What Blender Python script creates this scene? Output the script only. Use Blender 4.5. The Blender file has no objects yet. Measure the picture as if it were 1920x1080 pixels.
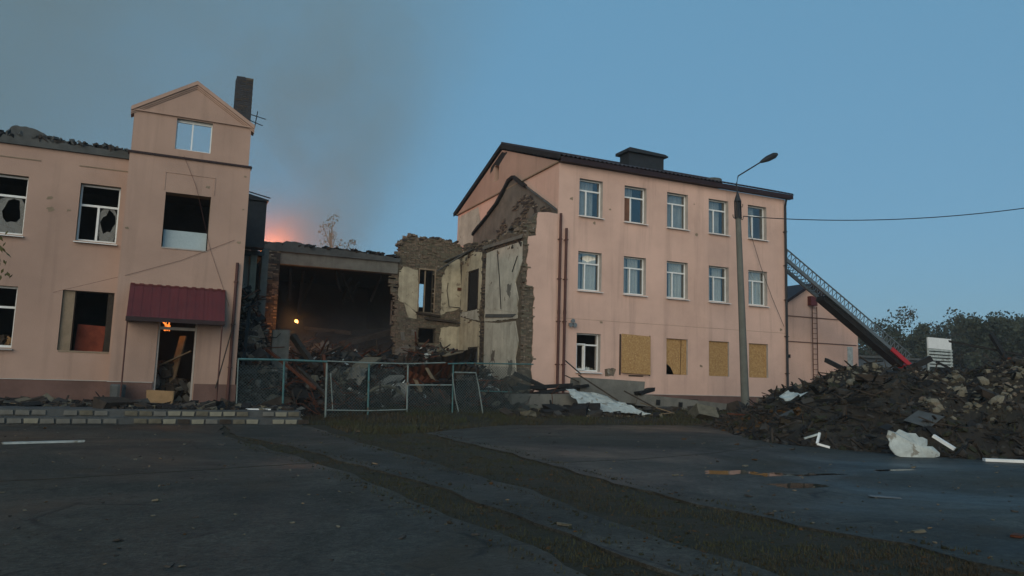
import bpy, math, random
from mathutils import Vector, Matrix, noise
R = math.radians
SC = bpy.context.scene
COL = SC.collection

# ------------------------------------------------------------------ camera
# building-aligned axes: X along the facades, Y away from the street, Z up
EYE = Vector((0, 0, 1.5)); FPX = 1409.1
RX = Vector((0.90794736, -0.41804062, 0.02955721))
DN = Vector((0.07709788, 0.09729252, -0.99226513))
FW = Vector((0.41193143, 0.9032033, 0.12056653))
cam = bpy.data.cameras.new('camera'); cam.lens = 36 * FPX / 1920; cam.clip_end = 3000
camo = bpy.data.objects.new('camera', cam); COL.objects.link(camo)
camo.matrix_world = Matrix.Translation(EYE) @ Matrix((RX, -DN, -FW)).transposed().to_4x4()
SC.camera = camo

# ------------------------------------------------------------------ sky, sun, exposure
SUN_EL, SUN_AZ = 13.0, 216.0          # low sun behind the viewer, veiled
W = bpy.data.worlds.new('World'); SC.world = W; W.use_nodes = True
nt = W.node_tree; nt.nodes.clear()
sky = nt.nodes.new('ShaderNodeTexSky'); sky.sky_type = 'NISHITA'; sky.sun_disc = False
sky.sun_elevation = R(SUN_EL); sky.sun_rotation = R(SUN_AZ); sky.air_density = 1.0; sky.dust_density = 0.5; sky.ozone_density = 3.5
bg = nt.nodes.new('ShaderNodeBackground'); bg.inputs[1].default_value = 0.103
wo = nt.nodes.new('ShaderNodeOutputWorld')
veil = nt.nodes.new('ShaderNodeMix'); veil.data_type = 'RGBA'; veil.inputs[0].default_value = .82     # even dusk haze over the whole sky
veil.inputs[7].default_value = (.83, 2.02, 3.02, 1)
nt.links.new(sky.outputs[0], veil.inputs[6]); nt.links.new(veil.outputs[2], bg.inputs[0]); nt.links.new(bg.outputs[0], wo.inputs[0])
sl = bpy.data.lights.new('sun', 'SUN'); sl.energy = 1.5; sl.angle = R(60); sl.color = (1, .87, .66)
so = bpy.data.objects.new('sun', sl); COL.objects.link(so)
sd = Vector((math.sin(R(SUN_AZ)) * math.cos(R(SUN_EL)), math.cos(R(SUN_AZ)) * math.cos(R(SUN_EL)), math.sin(R(SUN_EL))))
so.rotation_euler = sd.to_track_quat('Z', 'Y').to_euler()
SC.view_settings.view_transform = 'Standard'; SC.view_settings.look = 'None'
SC.view_settings.exposure = 0.62; SC.view_settings.gamma = 1.0
SC.render.engine = 'CYCLES'
SC.cycles.use_denoising = True
SC.cycles.max_bounces = 6; SC.cycles.volume_bounces = 1; SC.cycles.transparent_max_bounces = 12
SC.cycles.volume_step_rate = 3.0; SC.cycles.volume_max_steps = 96
SC.cycles.sample_clamp_indirect = 4.0

# ------------------------------------------------------------------ measuring helpers
def ray(px, py):
    return RX * ((px - 960) / FPX) + DN * ((py - 540) / FPX) + FW
def at(px, py, Y):
    d = ray(px, py); return EYE + d * (Y / d.y)
def atX(px, py, X):
    d = ray(px, py); return EYE + d * (X / d.x)
def atZ(px, py, Z):
    d = ray(px, py); return EYE + d * ((Z - 1.5) / d.z)
def smooth(a, b, x):
    t = max(0, min(1, (x - a) / (b - a))); return t * t * (3 - 2 * t)
def nz(x, y=0, z=0, s=1.0):
    return noise.noise(Vector((x * s, y * s, z * s)))
def gz(x, y):
    """height of the ground"""
    k = smooth(21.5, 28.5, y) * smooth(3.5, 8, x)
    z = .55 * k
    z += smooth(60, 180, y) * 2.0
    return z

# ------------------------------------------------------------------ materials
MATS = {}
def mat(name, col, rough=.85, var=.25, scale=3.0, bump=.25, bscale=40.0, col2=None, streak=0.0, spots=None, spec=.3, metal=0, detail=6, fine=.12, bdist=.02):
    """col, slow patches towards col2, rain streaks, spots of a third colour, fine grain"""
    m = bpy.data.materials.new(name); m.use_nodes = True; MATS[name] = m
    t = m.node_tree; n = t.nodes; L = t.links
    b = n['Principled BSDF']; b.inputs['Roughness'].default_value = rough; b.inputs['Metallic'].default_value = metal
    b.inputs['Specular IOR Level'].default_value = spec
    tc = n.new('ShaderNodeTexCoord')
    def nse(s, d=detail, stretch=None, dist=0):
        x = n.new('ShaderNodeTexNoise'); x.inputs['Scale'].default_value = s; x.inputs['Detail'].default_value = d
        x.inputs['Roughness'].default_value = .62; x.inputs['Distortion'].default_value = dist
        if stretch:
            mp = n.new('ShaderNodeMapping'); mp.inputs['Scale'].default_value = stretch
            L.new(tc.outputs['Object'], mp.inputs[0]); L.new(mp.outputs[0], x.inputs['Vector'])
        else: L.new(tc.outputs['Object'], x.inputs['Vector'])
        return x
    def ramp(src, a, bb):
        r = n.new('ShaderNodeMapRange'); r.inputs[1].default_value = a; r.inputs[2].default_value = bb
        L.new(src, r.inputs[0]); return r.outputs[0]
    def mix(fac, c1, c2, typ='MIX'):
        x = n.new('ShaderNodeMix'); x.data_type = 'RGBA'; x.blend_type = typ
        if isinstance(fac, float): x.inputs[0].default_value = fac
        else: L.new(fac, x.inputs[0])
        for i, c in ((6, c1), (7, c2)):
            if isinstance(c, tuple): x.inputs[i].default_value = (*c, 1)
            else: L.new(c, x.inputs[i])
        return x.outputs[2]
    if col2 is None: col2 = tuple(c * (1 - var) for c in col)
    n1 = nse(scale)
    c = mix(ramp(n1.outputs[0], .35, .68), col, col2)
    if streak:
        n2 = nse(1.0, 4, (2.2, 2.2, .12), .3)
        c = mix(ramp(n2.outputs[0], .52, .78), c, mix(float(streak), c, (.03, .03, .025)))
    if spots:
        sc_, th, scol = spots
        n3 = nse(sc_, 5, None, .4)
        c = mix(ramp(n3.outputs[0], th, th + .05), c, scol)
    n4 = nse(bscale, 3)
    c = mix(fine, c, mix(n4.outputs[0], (0, 0, 0), (1, 1, 1)), 'OVERLAY') if fine else c
    L.new(c, b.inputs['Base Color'])
    if bump:
        bp = n.new('ShaderNodeBump'); bp.inputs['Strength'].default_value = bump; bp.inputs['Distance'].default_value = bdist
        n5 = nse(bscale * .4, 6)
        L.new(n5.outputs[0], bp.inputs['Height']); L.new(bp.outputs[0], b.inputs['Normal'])
    return m
def stain_mat(name, col, sc_=1.6, lo=.40, hi=.62):
    m = bpy.data.materials.new(name); m.use_nodes = True; t = m.node_tree; n = t.nodes; L = t.links; b = n['Principled BSDF']
    b.inputs['Base Color'].default_value = (*col, 1); b.inputs['Roughness'].default_value = .95; b.inputs['Specular IOR Level'].default_value = .1
    tc = n.new('ShaderNodeTexCoord'); x = n.new('ShaderNodeTexNoise'); x.inputs['Scale'].default_value = sc_; x.inputs['Detail'].default_value = 7; x.inputs['Roughness'].default_value = .65
    r = n.new('ShaderNodeMapRange'); r.inputs[1].default_value = lo; r.inputs[2].default_value = hi; r.inputs[4].default_value = .85
    L.new(tc.outputs['Object'], x.inputs['Vector']); L.new(x.outputs[0], r.inputs[0]); L.new(r.outputs[0], b.inputs['Alpha']); MATS[name] = m
stain_mat('soot_stain', (.03,.028,.026)); stain_mat('grime', (.12,.11,.09), 2.2, .42, .70)
def glow(name, col, st):
    m = bpy.data.materials.new(name); m.use_nodes = True; t = m.node_tree; n = t.nodes
    n.remove(n['Principled BSDF']); e = n.new('ShaderNodeEmission')
    tc = n.new('ShaderNodeTexCoord'); x = n.new('ShaderNodeTexNoise'); x.inputs['Scale'].default_value = 6
    r = n.new('ShaderNodeValToRGB'); r.color_ramp.elements[0].color = (*[c * .35 for c in col], 1); r.color_ramp.elements[1].color = (*col, 1)
    r.color_ramp.elements[0].position = .35; r.color_ramp.elements[1].position = .62
    t.links.new(tc.outputs['Object'], x.inputs['Vector']); t.links.new(x.outputs[0], r.inputs[0]); t.links.new(r.outputs[0], e.inputs[0])
    e.inputs[1].default_value = st
    t.links.new(e.outputs[0], n['Material Output'].inputs[0]); MATS[name] = m; return m

mat('pink', (.635, .42, .34), .9, .22, .35, .35, 60, streak=.26, fine=.16)
mat('pink_dark', (.405, .272, .215), .9, .22, .35, .35, 60, streak=.25, fine=.16, spots=(1.3, .72, (.30, .20, .15)))  # darker pink plaster with streaks and spots
mat('plinth', (.15, .088, .074), .9, .3, 1.5, .4, 40)
mat('reveal', (.26, .20, .14), .9, .3, 3, .4, 40)
mat('reveal_grey', (.40, .36, .33), .9, .2, 3, .3, 40)
mat('cream', (.46, .41, .30), .92, .35, 1.6, .5, 40, streak=.5, spots=(2.4, .62, (.19, .16, .115)))
mat('greyplaster', (.47, .455, .39), .92, .35, 1.3, .6, 30, streak=.45, spots=(2.4, .63, (.17, .155, .13)))
mat('scar', (.15, .135, .115), .95, .35, 1.4, .6, 25, streak=.3)
mat('mortar', (.115, .095, .07), .95, .4, 5, .7, 50)
mat('brick', (.19, .145, .105), .93, .45, 9, .4, 60, col2=(.08, .065, .052), spots=(5, .60, (.24, .215, .18)))
mat('brick_soot', (.06, .05, .045), .95, .5, 4, .5, 60)
mat('chimney_brick', (.045, .047, .055), .95, .4, 3, .5, 60)
mat('concrete', (.165, .16, .142), .92, .35, 2.2, .5, 40, streak=.4)
mat('concrete_pale', (.25, .235, .18), .92, .3, 2.0, .5, 40, streak=.3)
mat('concrete_dark', (.085, .09, .09), .92, .4, 2.2, .6, 40)
mat('char', (.013, .013, .014), .8, .5, 4, .6, 30, spots=(3, .66, (.035, .032, .03)))
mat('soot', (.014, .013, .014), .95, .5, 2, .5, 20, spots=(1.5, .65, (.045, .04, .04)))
mat('wood_dark', (.045, .034, .026), .85, .5, 6, .5, 40)
mat('wood', (.20, .145, .09), .85, .4, 6, .4, 40)
mat('rust', (.105, .035, .018), .9, .5, 6, .5, 40)
mat('maroon', (.105, .016, .016), .5, .25, 2, .1, 30, spec=.4)
mat('maroon_dark', (.024, .010, .012), .6, .3, 2, .1, 30)
mat('roofsheet', (.035, .022, .024), .6, .3, 2, .15, 20)
mat('white', (.72, .73, .72), .5, .12, 4, .05, 40)
mat('white_dirty', (.46, .50, .48), .6, .4, 3, .5, 25, spots=(4, .58, (.20, .19, .16)), streak=.3)
mat('osb', (.41, .245, .10), .8, .3, 12, .3, 90, col2=(.27, .145, .055), spots=(22, .58, (.54, .36, .17)), fine=.5)
mat('curtain', (.78, .75, .68), .9, .12, 2, .1, 40)
mat('sheer', (.52, .52, .49), .9, .2, 2, .1, 40)
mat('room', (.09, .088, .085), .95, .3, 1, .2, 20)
mat('redboard', (.24, .055, .030), .85, .4, 3, .2, 30)
mat('brownboard', (.20, .095, .06), .85, .4, 3, .2, 30)
mat('paleblue', (.36, .44, .47), .7, .12, 1.5, .1, 20)
mat('pipe', (.085, .032, .026), .6, .4, 4, .15, 30)
mat('metal_dark', (.028, .030, .034), .55, .3, 5, .1, 40, metal=.3)
mat('metal_grey', (.22, .23, .23), .5, .3, 5, .1, 40, metal=.5)
mat('fence_paint', (.062, .150, .155), .7, .4, 7, .2, 40, spots=(6, .60, (.10, .06, .035)))
mat('fence_white', (.17, .21, .20), .7, .3, 7, .2, 40, spots=(6, .62, (.12, .07, .045)))
mat('wire', (.085, .115, .115), .6, .3, 9, 0, 40, metal=.4)
mat('pole', (.13, .135, .12), .9, .25, 2, .4, 40, streak=.2)
mat('red', (.42, .012, .014), .4, .2, 3, .05, 20, spec=.5)
mat('ladder_metal', (.20, .205, .20), .45, .25, 4, .05, 30, metal=.6)
mat('soil', (.032, .025, .016), .97, .5, 1.6, 1.0, 12, col2=(.014, .016, .008), bdist=.06)
mat('grass', (.042, .048, .019), .9, .5, .8, 0, 20, col2=(.046, .037, .019))
mat('earth_heap', (.036, .029, .020), .97, .5, 1.3, .9, 9, col2=(.016, .014, .013), spots=(1.8, .62, (.075, .055, .030)), bdist=.08)
mat('stone', (.145, .13, .095), .93, .4, 5, .5, 30)
mat('stone_pale', (.20, .18, .135), .93, .4, 5, .5, 30)
mat('stone_dark', (.055, .05, .045), .95, .4, 5, .5, 30)
mat('turf', (.028, .030, .016), .97, .5, 3, .6, 20)
mat('rustyleaf', (.085, .042, .014), .95, .5, 5, .3, 30)
mat('leaf_far', (.050, .058, .035), .9, .4, .35, 0, 20, col2=(.032, .042, .032))
mat('leaf_far_brown', (.060, .046, .026), .9, .4, .35, 0, 20)
mat('leaf_near', (.075, .070, .022), .8, .4, 3, 0, 20)
mat('bark', (.055, .045, .036), .95, .4, 5, .5, 30)
mat('cardboard', (.32, .19, .09), .9, .3, 3, .2, 30)
mat('bluegrey', (.09, .11, .13), .7, .3, 2, .1, 20)
glow('flame', (1.0, .24, .04), 1.1)
glow('ember', (1.0, .44, .11), 4.5)

def asphalt_mat():
    """worn asphalt: aggregate, mud films, patches, cracks, damp areas"""
    m = mat('asphalt', (.042, .040, .032), .8, .30, .30, 1.0, 45, col2=(.020, .0205, .0175), fine=.9, spec=.26, bdist=.02, spots=(14, .68, (.075,.070,.058)))
    t = m.node_tree; n = t.nodes; L = t.links; b = n['Principled BSDF']
    tc = n.new('ShaderNodeTexCoord'); old = b.inputs['Base Color'].links[0].from_socket
    def nse(sc_, d=6, dist=0):
        x = n.new('ShaderNodeTexNoise'); x.inputs['Scale'].default_value = sc_; x.inputs['Detail'].default_value = d; x.inputs['Distortion'].default_value = dist; x.inputs['Roughness'].default_value = .65
        L.new(tc.outputs['Object'], x.inputs['Vector']); return x.outputs[0]
    def rng_(src, a, c, lo=0, hi=1):
        r = n.new('ShaderNodeMapRange'); r.inputs[1].default_value = a; r.inputs[2].default_value = c; r.inputs[3].default_value = lo; r.inputs[4].default_value = hi; L.new(src, r.inputs[0]); return r.outputs[0]
    def mix(f, c1, c2):
        x = n.new('ShaderNodeMix'); x.data_type = 'RGBA'; L.new(f, x.inputs[0]); L.new(c1, x.inputs[6]); x.inputs[7].default_value = (*c2, 1); return x.outputs[2]
    def mul(src, c1):
        x = n.new('ShaderNodeMix'); x.data_type = 'RGBA'; x.blend_type = 'MULTIPLY'; x.inputs[0].default_value = 1.0
        cb = n.new('ShaderNodeCombineColor'); [L.new(src, cb.inputs[i]) for i in range(3)]; L.new(c1, x.inputs[6]); L.new(cb.outputs[0], x.inputs[7]); return x.outputs[2]
    c = mul(rng_(nse(16, 4), .30, .70, .45, 1.65), old); c = mul(rng_(nse(55, 3), .30, .70, .5, 1.5), c)      # aggregate
    c = mul(rng_(nse(1.6, 6), .35, .65, .75, 1.25), c)
    c = mix(rng_(nse(.55, 8, .8), .53, .66, 0, .75), c, (.040,.030,.019))      # mud film
    c = mix(rng_(nse(3.2, 8), .58, .68, 0, .9), c, (.012,.012,.011))              # oily and wet blotches
    wv = n.new('ShaderNodeTexNoise'); wv.inputs['Scale'].default_value = 1.2; wv.inputs['Detail'].default_value = 6; L.new(tc.outputs['Object'], wv.inputs['Vector'])
    ad = n.new('ShaderNodeMix'); ad.data_type = 'VECTOR'; ad.inputs[0].default_value = .22; L.new(tc.outputs['Object'], ad.inputs[4]); L.new(wv.outputs['Color'], ad.inputs[5])
    vo = n.new('ShaderNodeTexVoronoi'); vo.feature = 'DISTANCE_TO_EDGE'; vo.inputs['Scale'].default_value = .55; L.new(ad.outputs[1], vo.inputs['Vector'])
    mu = n.new('ShaderNodeMath'); mu.operation = 'MULTIPLY'; L.new(rng_(vo.outputs['Distance'], .012, .004), mu.inputs[0]); L.new(rng_(nse(.4, 3), .48, .56), mu.inputs[1])
    c = mix(mu.outputs[0], c, (.008,.008,.007)); L.new(c, b.inputs['Base Color'])
    L.new(rng_(nse(.22, 6, .5), .38, .64, .85, .38), b.inputs['Roughness'])
    return m
asphalt_mat()
def glass_mat(name, refl, tint):
    m = bpy.data.materials.new(name); m.use_nodes = True; t = m.node_tree; n = t.nodes; L = t.links
    n.remove(n['Principled BSDF'])
    g = n.new('ShaderNodeBsdfGlossy'); g.inputs['Roughness'].default_value = .04
    tr = n.new('ShaderNodeBsdfTransparent'); tr.inputs[0].default_value = (*tint, 1)
    tc = n.new('ShaderNodeTexCoord'); x = n.new('ShaderNodeTexNoise'); x.inputs['Scale'].default_value = 1.3; x.inputs['Detail'].default_value = 5
    r = n.new('ShaderNodeMapRange'); r.inputs[3].default_value = refl * .75; r.inputs[4].default_value = refl * 1.25
    bp = n.new('ShaderNodeBump'); bp.inputs['Strength'].default_value = .08; bp.inputs['Distance'].default_value = .05
    L.new(tc.outputs['Object'], x.inputs['Vector']); L.new(x.outputs[0], r.inputs[0]); L.new(x.outputs[0], bp.inputs['Height']); L.new(bp.outputs[0], g.inputs['Normal'])
    mx = n.new('ShaderNodeMixShader'); L.new(r.outputs[0], mx.inputs[0]); L.new(tr.outputs[0], mx.inputs[1]); L.new(g.outputs[0], mx.inputs[2])
    L.new(mx.outputs[0], n['Material Output'].inputs[0]); MATS[name] = m
glass_mat('glass', .13, (.80, .83, .84))
def dirty_glass():
    m = bpy.data.materials.new('dirty_glass'); m.use_nodes = True; t = m.node_tree; n = t.nodes; L = t.links; b = n['Principled BSDF']
    b.inputs['Base Color'].default_value = (.20,.20,.19,1); b.inputs['Roughness'].default_value = .5; b.inputs['Specular IOR Level'].default_value = .3
    tc = n.new('ShaderNodeTexCoord'); x = n.new('ShaderNodeTexNoise'); x.inputs['Scale'].default_value = 4; x.inputs['Detail'].default_value = 6
    r = n.new('ShaderNodeMapRange'); r.inputs[1].default_value = .3; r.inputs[2].default_value = .7; r.inputs[3].default_value = .45; r.inputs[4].default_value = .85
    L.new(tc.outputs['Object'], x.inputs['Vector']); L.new(x.outputs[0], r.inputs[0]); L.new(r.outputs[0], b.inputs['Alpha']); MATS['dirty_glass'] = m
dirty_glass()
glass_mat('water', .55, (.25, .25, .25)); glass_mat('damp', .10, (.85, .82, .76))

# ------------------------------------------------------------------ mesh helpers
rng = random.Random(7)
class MB:
    def __init__(s): s.v = []; s.f = []; s.m = []
    def add(s, vs, fs, mi=0):
        o = len(s.v); s.v.extend([tuple(v) for v in vs]); s.f.extend([tuple(o + i for i in f) for f in fs]); s.m.extend([mi] * len(fs)); return s
    def box(s, x0, x1, y0, y1, z0, z1, mi=0):
        return s.add([(x0,y0,z0),(x1,y0,z0),(x1,y1,z0),(x0,y1,z0),(x0,y0,z1),(x1,y0,z1),(x1,y1,z1),(x0,y1,z1)],
                     [(0,3,2,1),(4,5,6,7),(0,1,5,4),(1,2,6,5),(2,3,7,6),(3,0,4,7)], mi)
    def obox(s, c, h, rot, mi=0, jit=0, rg=rng):
        c = Vector(c); vs = []
        for sz in (-1, 1):
            for sx, sy in ((-1,-1),(1,-1),(1,1),(-1,1)):
                p = Vector((sx*h[0], sy*h[1], sz*h[2]))
                if jit: p = Vector((p.x*(1+rg.uniform(-jit,jit)), p.y*(1+rg.uniform(-jit,jit)), p.z*(1+rg.uniform(-jit,jit))))
                vs.append(c + rot @ p)
        return s.add(vs, [(0,3,2,1),(4,5,6,7),(0,1,5,4),(1,2,6,5),(2,3,7,6),(3,0,4,7)], mi)
    def beam(s, p, q, w, h, mi=0, jit=0, up=Vector((0,0,1))):
        p = Vector(p); q = Vector(q); d = q - p; x = d.normalized()
        if abs(x.dot(up)) > .98: up = Vector((0,1,0))
        y = up.cross(x).normalized(); z = x.cross(y)
        return s.obox((p+q)/2, (d.length/2, w/2, h/2), Matrix((x,y,z)).transposed(), mi, jit)
    def tube(s, pts, r, n=6, mi=0, caps=True):
        pts = [Vector(p) for p in pts]; rs = r if isinstance(r, (list, tuple)) else [r]*len(pts)
        vs = []; fs = []
        for i, p in enumerate(pts):
            d = (pts[min(i+1,len(pts)-1)] - pts[max(i-1,0)]).normalized()
            a = Vector((0,0,1)) if abs(d.z) < .9 else Vector((1,0,0))
            u = d.cross(a).normalized(); w = d.cross(u)
            for k in range(n):
                t = 2*math.pi*k/n; vs.append(p + (u*math.cos(t) + w*math.sin(t))*rs[i])
        for i in range(len(pts)-1):
            for k in range(n):
                a = i*n+k; b = i*n+(k+1)%n; fs.append((a,b,b+n,a+n))
        if caps: fs.append(tuple(range(n))[::-1]); fs.append(tuple(range((len(pts)-1)*n, len(pts)*n)))
        return s.add(vs, fs, mi)
    def prism(s, poly, a0, a1, axis, mi=0, jit=0):
        """poly in the plane across axis: 'y' -> (x,z), 'x' -> (y,z), 'z' -> (x,y)"""
        n = len(poly); vs = []
        for a in (a0, a1):
            for (p, q) in poly:
                vs.append({'y': (p,a,q), 'x': (a,p,q), 'z': (p,q,a)}[axis])
        fs = [tuple(range(n)), tuple(range(2*n-1, n-1, -1))] + [(i,(i+n),(i+1)%n+n,(i+1)%n) for i in range(n)]
        return s.add(vs, fs, mi)
    def rock(s, c, r, mi=0, rg=rng, flat=1.0):
        c = Vector(c); t = (1+5**.5)/2
        base = [(-1,t,0),(1,t,0),(-1,-t,0),(1,-t,0),(0,-1,t),(0,1,t),(0,-1,-t),(0,1,-t),(t,0,-1),(t,0,1),(-t,0,-1),(-t,0,1)]
        fs = [(0,11,5),(0,5,1),(0,1,7),(0,7,10),(0,10,11),(1,5,9),(5,11,4),(11,10,2),(10,7,6),(7,1,8),(3,9,4),(3,4,2),(3,2,6),(3,6,8),(3,8,9),(4,9,5),(2,4,11),(6,2,10),(8,6,7),(9,8,1)]
        rot = Matrix.Rotation(rg.uniform(0,6.3),3,'Z') @ Matrix.Rotation(rg.uniform(0,6.3),3,'X')
        e = Vector((rg.uniform(.7,1.3), rg.uniform(.6,1.1), rg.uniform(.5,.9)))
        vs = []
        for b in base:
            p = Vector(b).normalized() * r * rg.uniform(.75,1.2)
            p = rot @ Vector((p.x*e.x,p.y*e.y,p.z*e.z)); p.z *= flat; vs.append(c+p)
        return s.add(vs, fs, mi)
    def chunk(s, c, h, mi=0, rg=rng, tilt=3.2):
        rot = Matrix.Rotation(rg.uniform(0,6.3),3,'Z') @ Matrix.Rotation(rg.uniform(-tilt,tilt)*.5,3,'X') @ Matrix.Rotation(rg.uniform(-tilt,tilt)*.5,3,'Y')
        return s.obox(c, h, rot, mi, .3, rg)
    def build(s, name, mats, parent=None, smooth_=False):
        me = bpy.data.meshes.new(name); o = bpy.data.objects.new(name, me); COL.objects.link(o)
        off = Vector((0,0,0))
        if parent is not None: o.parent = parent; off = base_of(parent)
        me.from_pydata([tuple(Vector(v)-off) for v in s.v], [], s.f)
        for k in ([mats] if isinstance(mats, str) else mats): me.materials.append(MATS[k])
        me.polygons.foreach_set('material_index', s.m)
        if smooth_: me.polygons.foreach_set('use_smooth', [True]*len(s.f))
        me.update(); return o
def base_of(o):
    v = Vector((0,0,0))
    while o is not None: v += o.location; o = o.parent
    return v
def tag(o, label, cat, group=None, kind=None):
    if label: o['label'] = label
    if cat: o['category'] = cat
    if group: o['group'] = group
    if kind: o['kind'] = kind
    return o
def thing(name, label, cat, loc, group=None):
    o = bpy.data.objects.new(name, None); COL.objects.link(o); o.location = loc; o.empty_display_size = .3
    return tag(o, label, cat, group)
def stuff(o, label=None, cat=None): o['kind'] = 'stuff'; return tag(o, label, cat)
def struct(o): o['kind'] = 'structure'; return o
def copy_at(o, loc, rot=None, scale=None):
    c = o.copy(); COL.objects.link(c); c.location = loc
    if rot: c.rotation_euler = rot
    if scale: c.scale = scale
    return c
def wall(mb, x0, x1, z0, z1, y0, y1, ops, mi=0, mr=1):
    """a wall facing -Y with rectangular openings (x0,x1,z0,z1) and their reveals"""
    xs = sorted({x0, x1, *[o[0] for o in ops], *[o[1] for o in ops]}); zs = sorted({z0, z1, *[o[2] for o in ops], *[o[3] for o in ops]})
    inside = lambda x, z: any(o[0] < x < o[1] and o[2] < z < o[3] for o in ops)
    for a, b in zip(xs, xs[1:]):
        for c, d in zip(zs, zs[1:]):
            if inside((a+b)/2, (c+d)/2): continue
            mb.add([(a,y0,c),(b,y0,c),(b,y0,d),(a,y0,d)], [(0,1,2,3)], mi); mb.add([(a,y1,c),(b,y1,c),(b,y1,d),(a,y1,d)], [(3,2,1,0)], mr)
    for (a, b, c, d) in ops:
        mb.add([(a,y0,c),(a,y1,c),(a,y1,d),(a,y0,d)], [(0,1,2,3)], mr); mb.add([(b,y0,c),(b,y1,c),(b,y1,d),(b,y0,d)], [(3,2,1,0)], mr)
        mb.add([(a,y0,d),(b,y0,d),(b,y1,d),(a,y1,d)], [(3,2,1,0)], mr); mb.add([(a,y0,c),(b,y0,c),(b,y1,c),(a,y1,c)], [(0,1,2,3)], mr)
    mb.add([(x0,y0,z0),(x0,y1,z0),(x0,y1,z1),(x0,y0,z1)], [(3,2,1,0)], mi); mb.add([(x1,y0,z0),(x1,y1,z0),(x1,y1,z1),(x1,y0,z1)], [(0,1,2,3)], mi)
    mb.add([(x0,y0,z1),(x1,y0,z1),(x1,y1,z1),(x0,y1,z1)], [(0,1,2,3)], mi); mb.add([(x0,y0,z0),(x1,y0,z0),(x1,y1,z0),(x0,y1,z0)], [(3,2,1,0)], mi)
    return mb
def bricks(mb, axis, plane, out, u0, u1, z0, z1, mask, rg, mats=(0,0,0,1,2), depth=.10, jut=1.0):
    """brick courses standing on a plane: axis 'y' (u=x) or 'x' (u=y); out = -1/+1 direction they face"""
    row = 0; z = z0
    while z < z1:
        u = u0 + (-.13 if row % 2 else 0)
        while u < u1:
            L = .25 if rg.random() > .3 else .12
            if u < u0: L -= u0-u; u = u0
            L = min(L, u1-u)
            if L > .04 and mask(u + L/2, z + .035) and (rg.random() > .07 or z > 8.2):
                pr = rg.uniform(0, .022) if rg.random() > .16 else rg.uniform(.02, .08)
                pr *= jut
                a, b = sorted((plane + out*(pr + .012), plane - out*depth))
                mi = rg.choice(mats); dz = rg.uniform(-.004, .004)
                if axis == 'y': mb.box(u+.006, u+L-.006, a, b, z+.006+dz, z+.070+dz, mi)
                else: mb.box(a, b, u+.006, u+L-.006, z+.006+dz, z+.070+dz, mi)
            u += max(L, .02)
        z += .077; row += 1
    return mb
def blob(cx, cz, rx, rz, seed, n=22, rough=.22):
    """irregular closed outline"""
    out = []
    for k in range(n):
        t = 2*math.pi*k/n
        f = 1 + rough*(nz(math.cos(t)*1.7+seed*7.3, math.sin(t)*1.7, seed) * 1.6) + rough*.5*nz(math.cos(t)*5+seed, math.sin(t)*5, 3)
        sq = 1/max(abs(math.cos(t)), abs(math.sin(t)))**.6
        out.append((cx + rx*math.cos(t)*f*sq, cz + rz*math.sin(t)*f*sq))
    return out

# ================================================================== SETTING
# ground sheet out to the horizon
def grid_axis(lo, hi, fine0, fine1, step, coarse):
    a = []; x = lo
    while x < hi:
        a.append(x); x += step if fine0 <= x < fine1 else coarse
    a.append(hi); return a
mb = MB(); gx = grid_axis(-400, 600, -12, 40, .8, 20); gy = grid_axis(-60, 700, 0, 44, .8, 20)
for y in gy:
    for x in gx: mb.v.append((x, y, gz(x, y) + .012*nz(x, y, 0, .9)))
nx = len(gx)
for j in range(len(gy)-1):
    for i in range(nx-1):
        a = j*nx+i; mb.f.append((a, a+1, a+1+nx, a+nx)); mb.m.append(0)
ground = struct(mb.build('ground', 'soil', None, True))

def ragged(pts, amp=.10, step=.35, seed=0):
    """polyline with a broken edge"""
    out = []
    for (a, b) in zip(pts, pts[1:]):
        L = math.dist(a, b); n = max(1, int(L/step))
        for k in range(n):
            t = k/n; x = a[0]+(b[0]-a[0])*t; y = a[1]+(b[1]-a[1])*t
            d = amp*(nz(x*1.1, y*1.1, seed)*1.3 + .5*nz(x*4, y*4, seed))
            out.append((x+d, y+d*.6))
    out.append(pts[-1]); return out
def sheet(name, poly, z=.03):
    m = MB(); m.prism(poly, z-.09, z, 'z'); return struct(m.build(name, 'asphalt'))
# asphalt: left of the strips, lane between them, right of them
B_lo = [(1.55,17.6),(1.8,16.1),(2.64,11.6),(2.86,8.4),(3.02,6.5),(3.12,5.2),(3.3,-30)]
B_up = [(1.9,17.8),(2.53,15.5),(3.11,11.9),(3.52,9.5),(3.62,7.2),(3.72,5.9),(3.9,-30)]
A_lo = [(3.74,22.35),(4.14,15.9),(4.41,11.3),(4.58,9.2),(4.45,7.0),(4.5,5.4),(4.4,-30)]
A_up = [(6.4,19.2),(6.45,13.9),(6.2,10.6),(6.15,8.4),(6.35,6.3),(6.66,5.2),(6.9,-30)]
left_poly = [(-60,-30),(-60,22.42),(1.55,22.42)] + ragged([(1.55,22.42),(1.3,19)] + B_lo, .09, .3, 1)
sheet('pavement_left', left_poly)
lane = ragged([(1.62,22.42),(1.6,18.6)] + B_up, .09, .3, 2) + ragged(A_lo, .10, .3, 3)[::-1]
sheet('pavement_lane', lane)
right_front = [(6.4,19.2),(8.2,21.0),(10.4,22.5),(14.8,23.4),(19.1,22.9),(24,23),(60,23)]
right_poly = ragged(A_up, .12, .3, 4)[::-1] + ragged(right_front, .12, .3, 5)[1:] + [(60,-30)]
sheet('pavement_right', right_poly)
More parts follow.
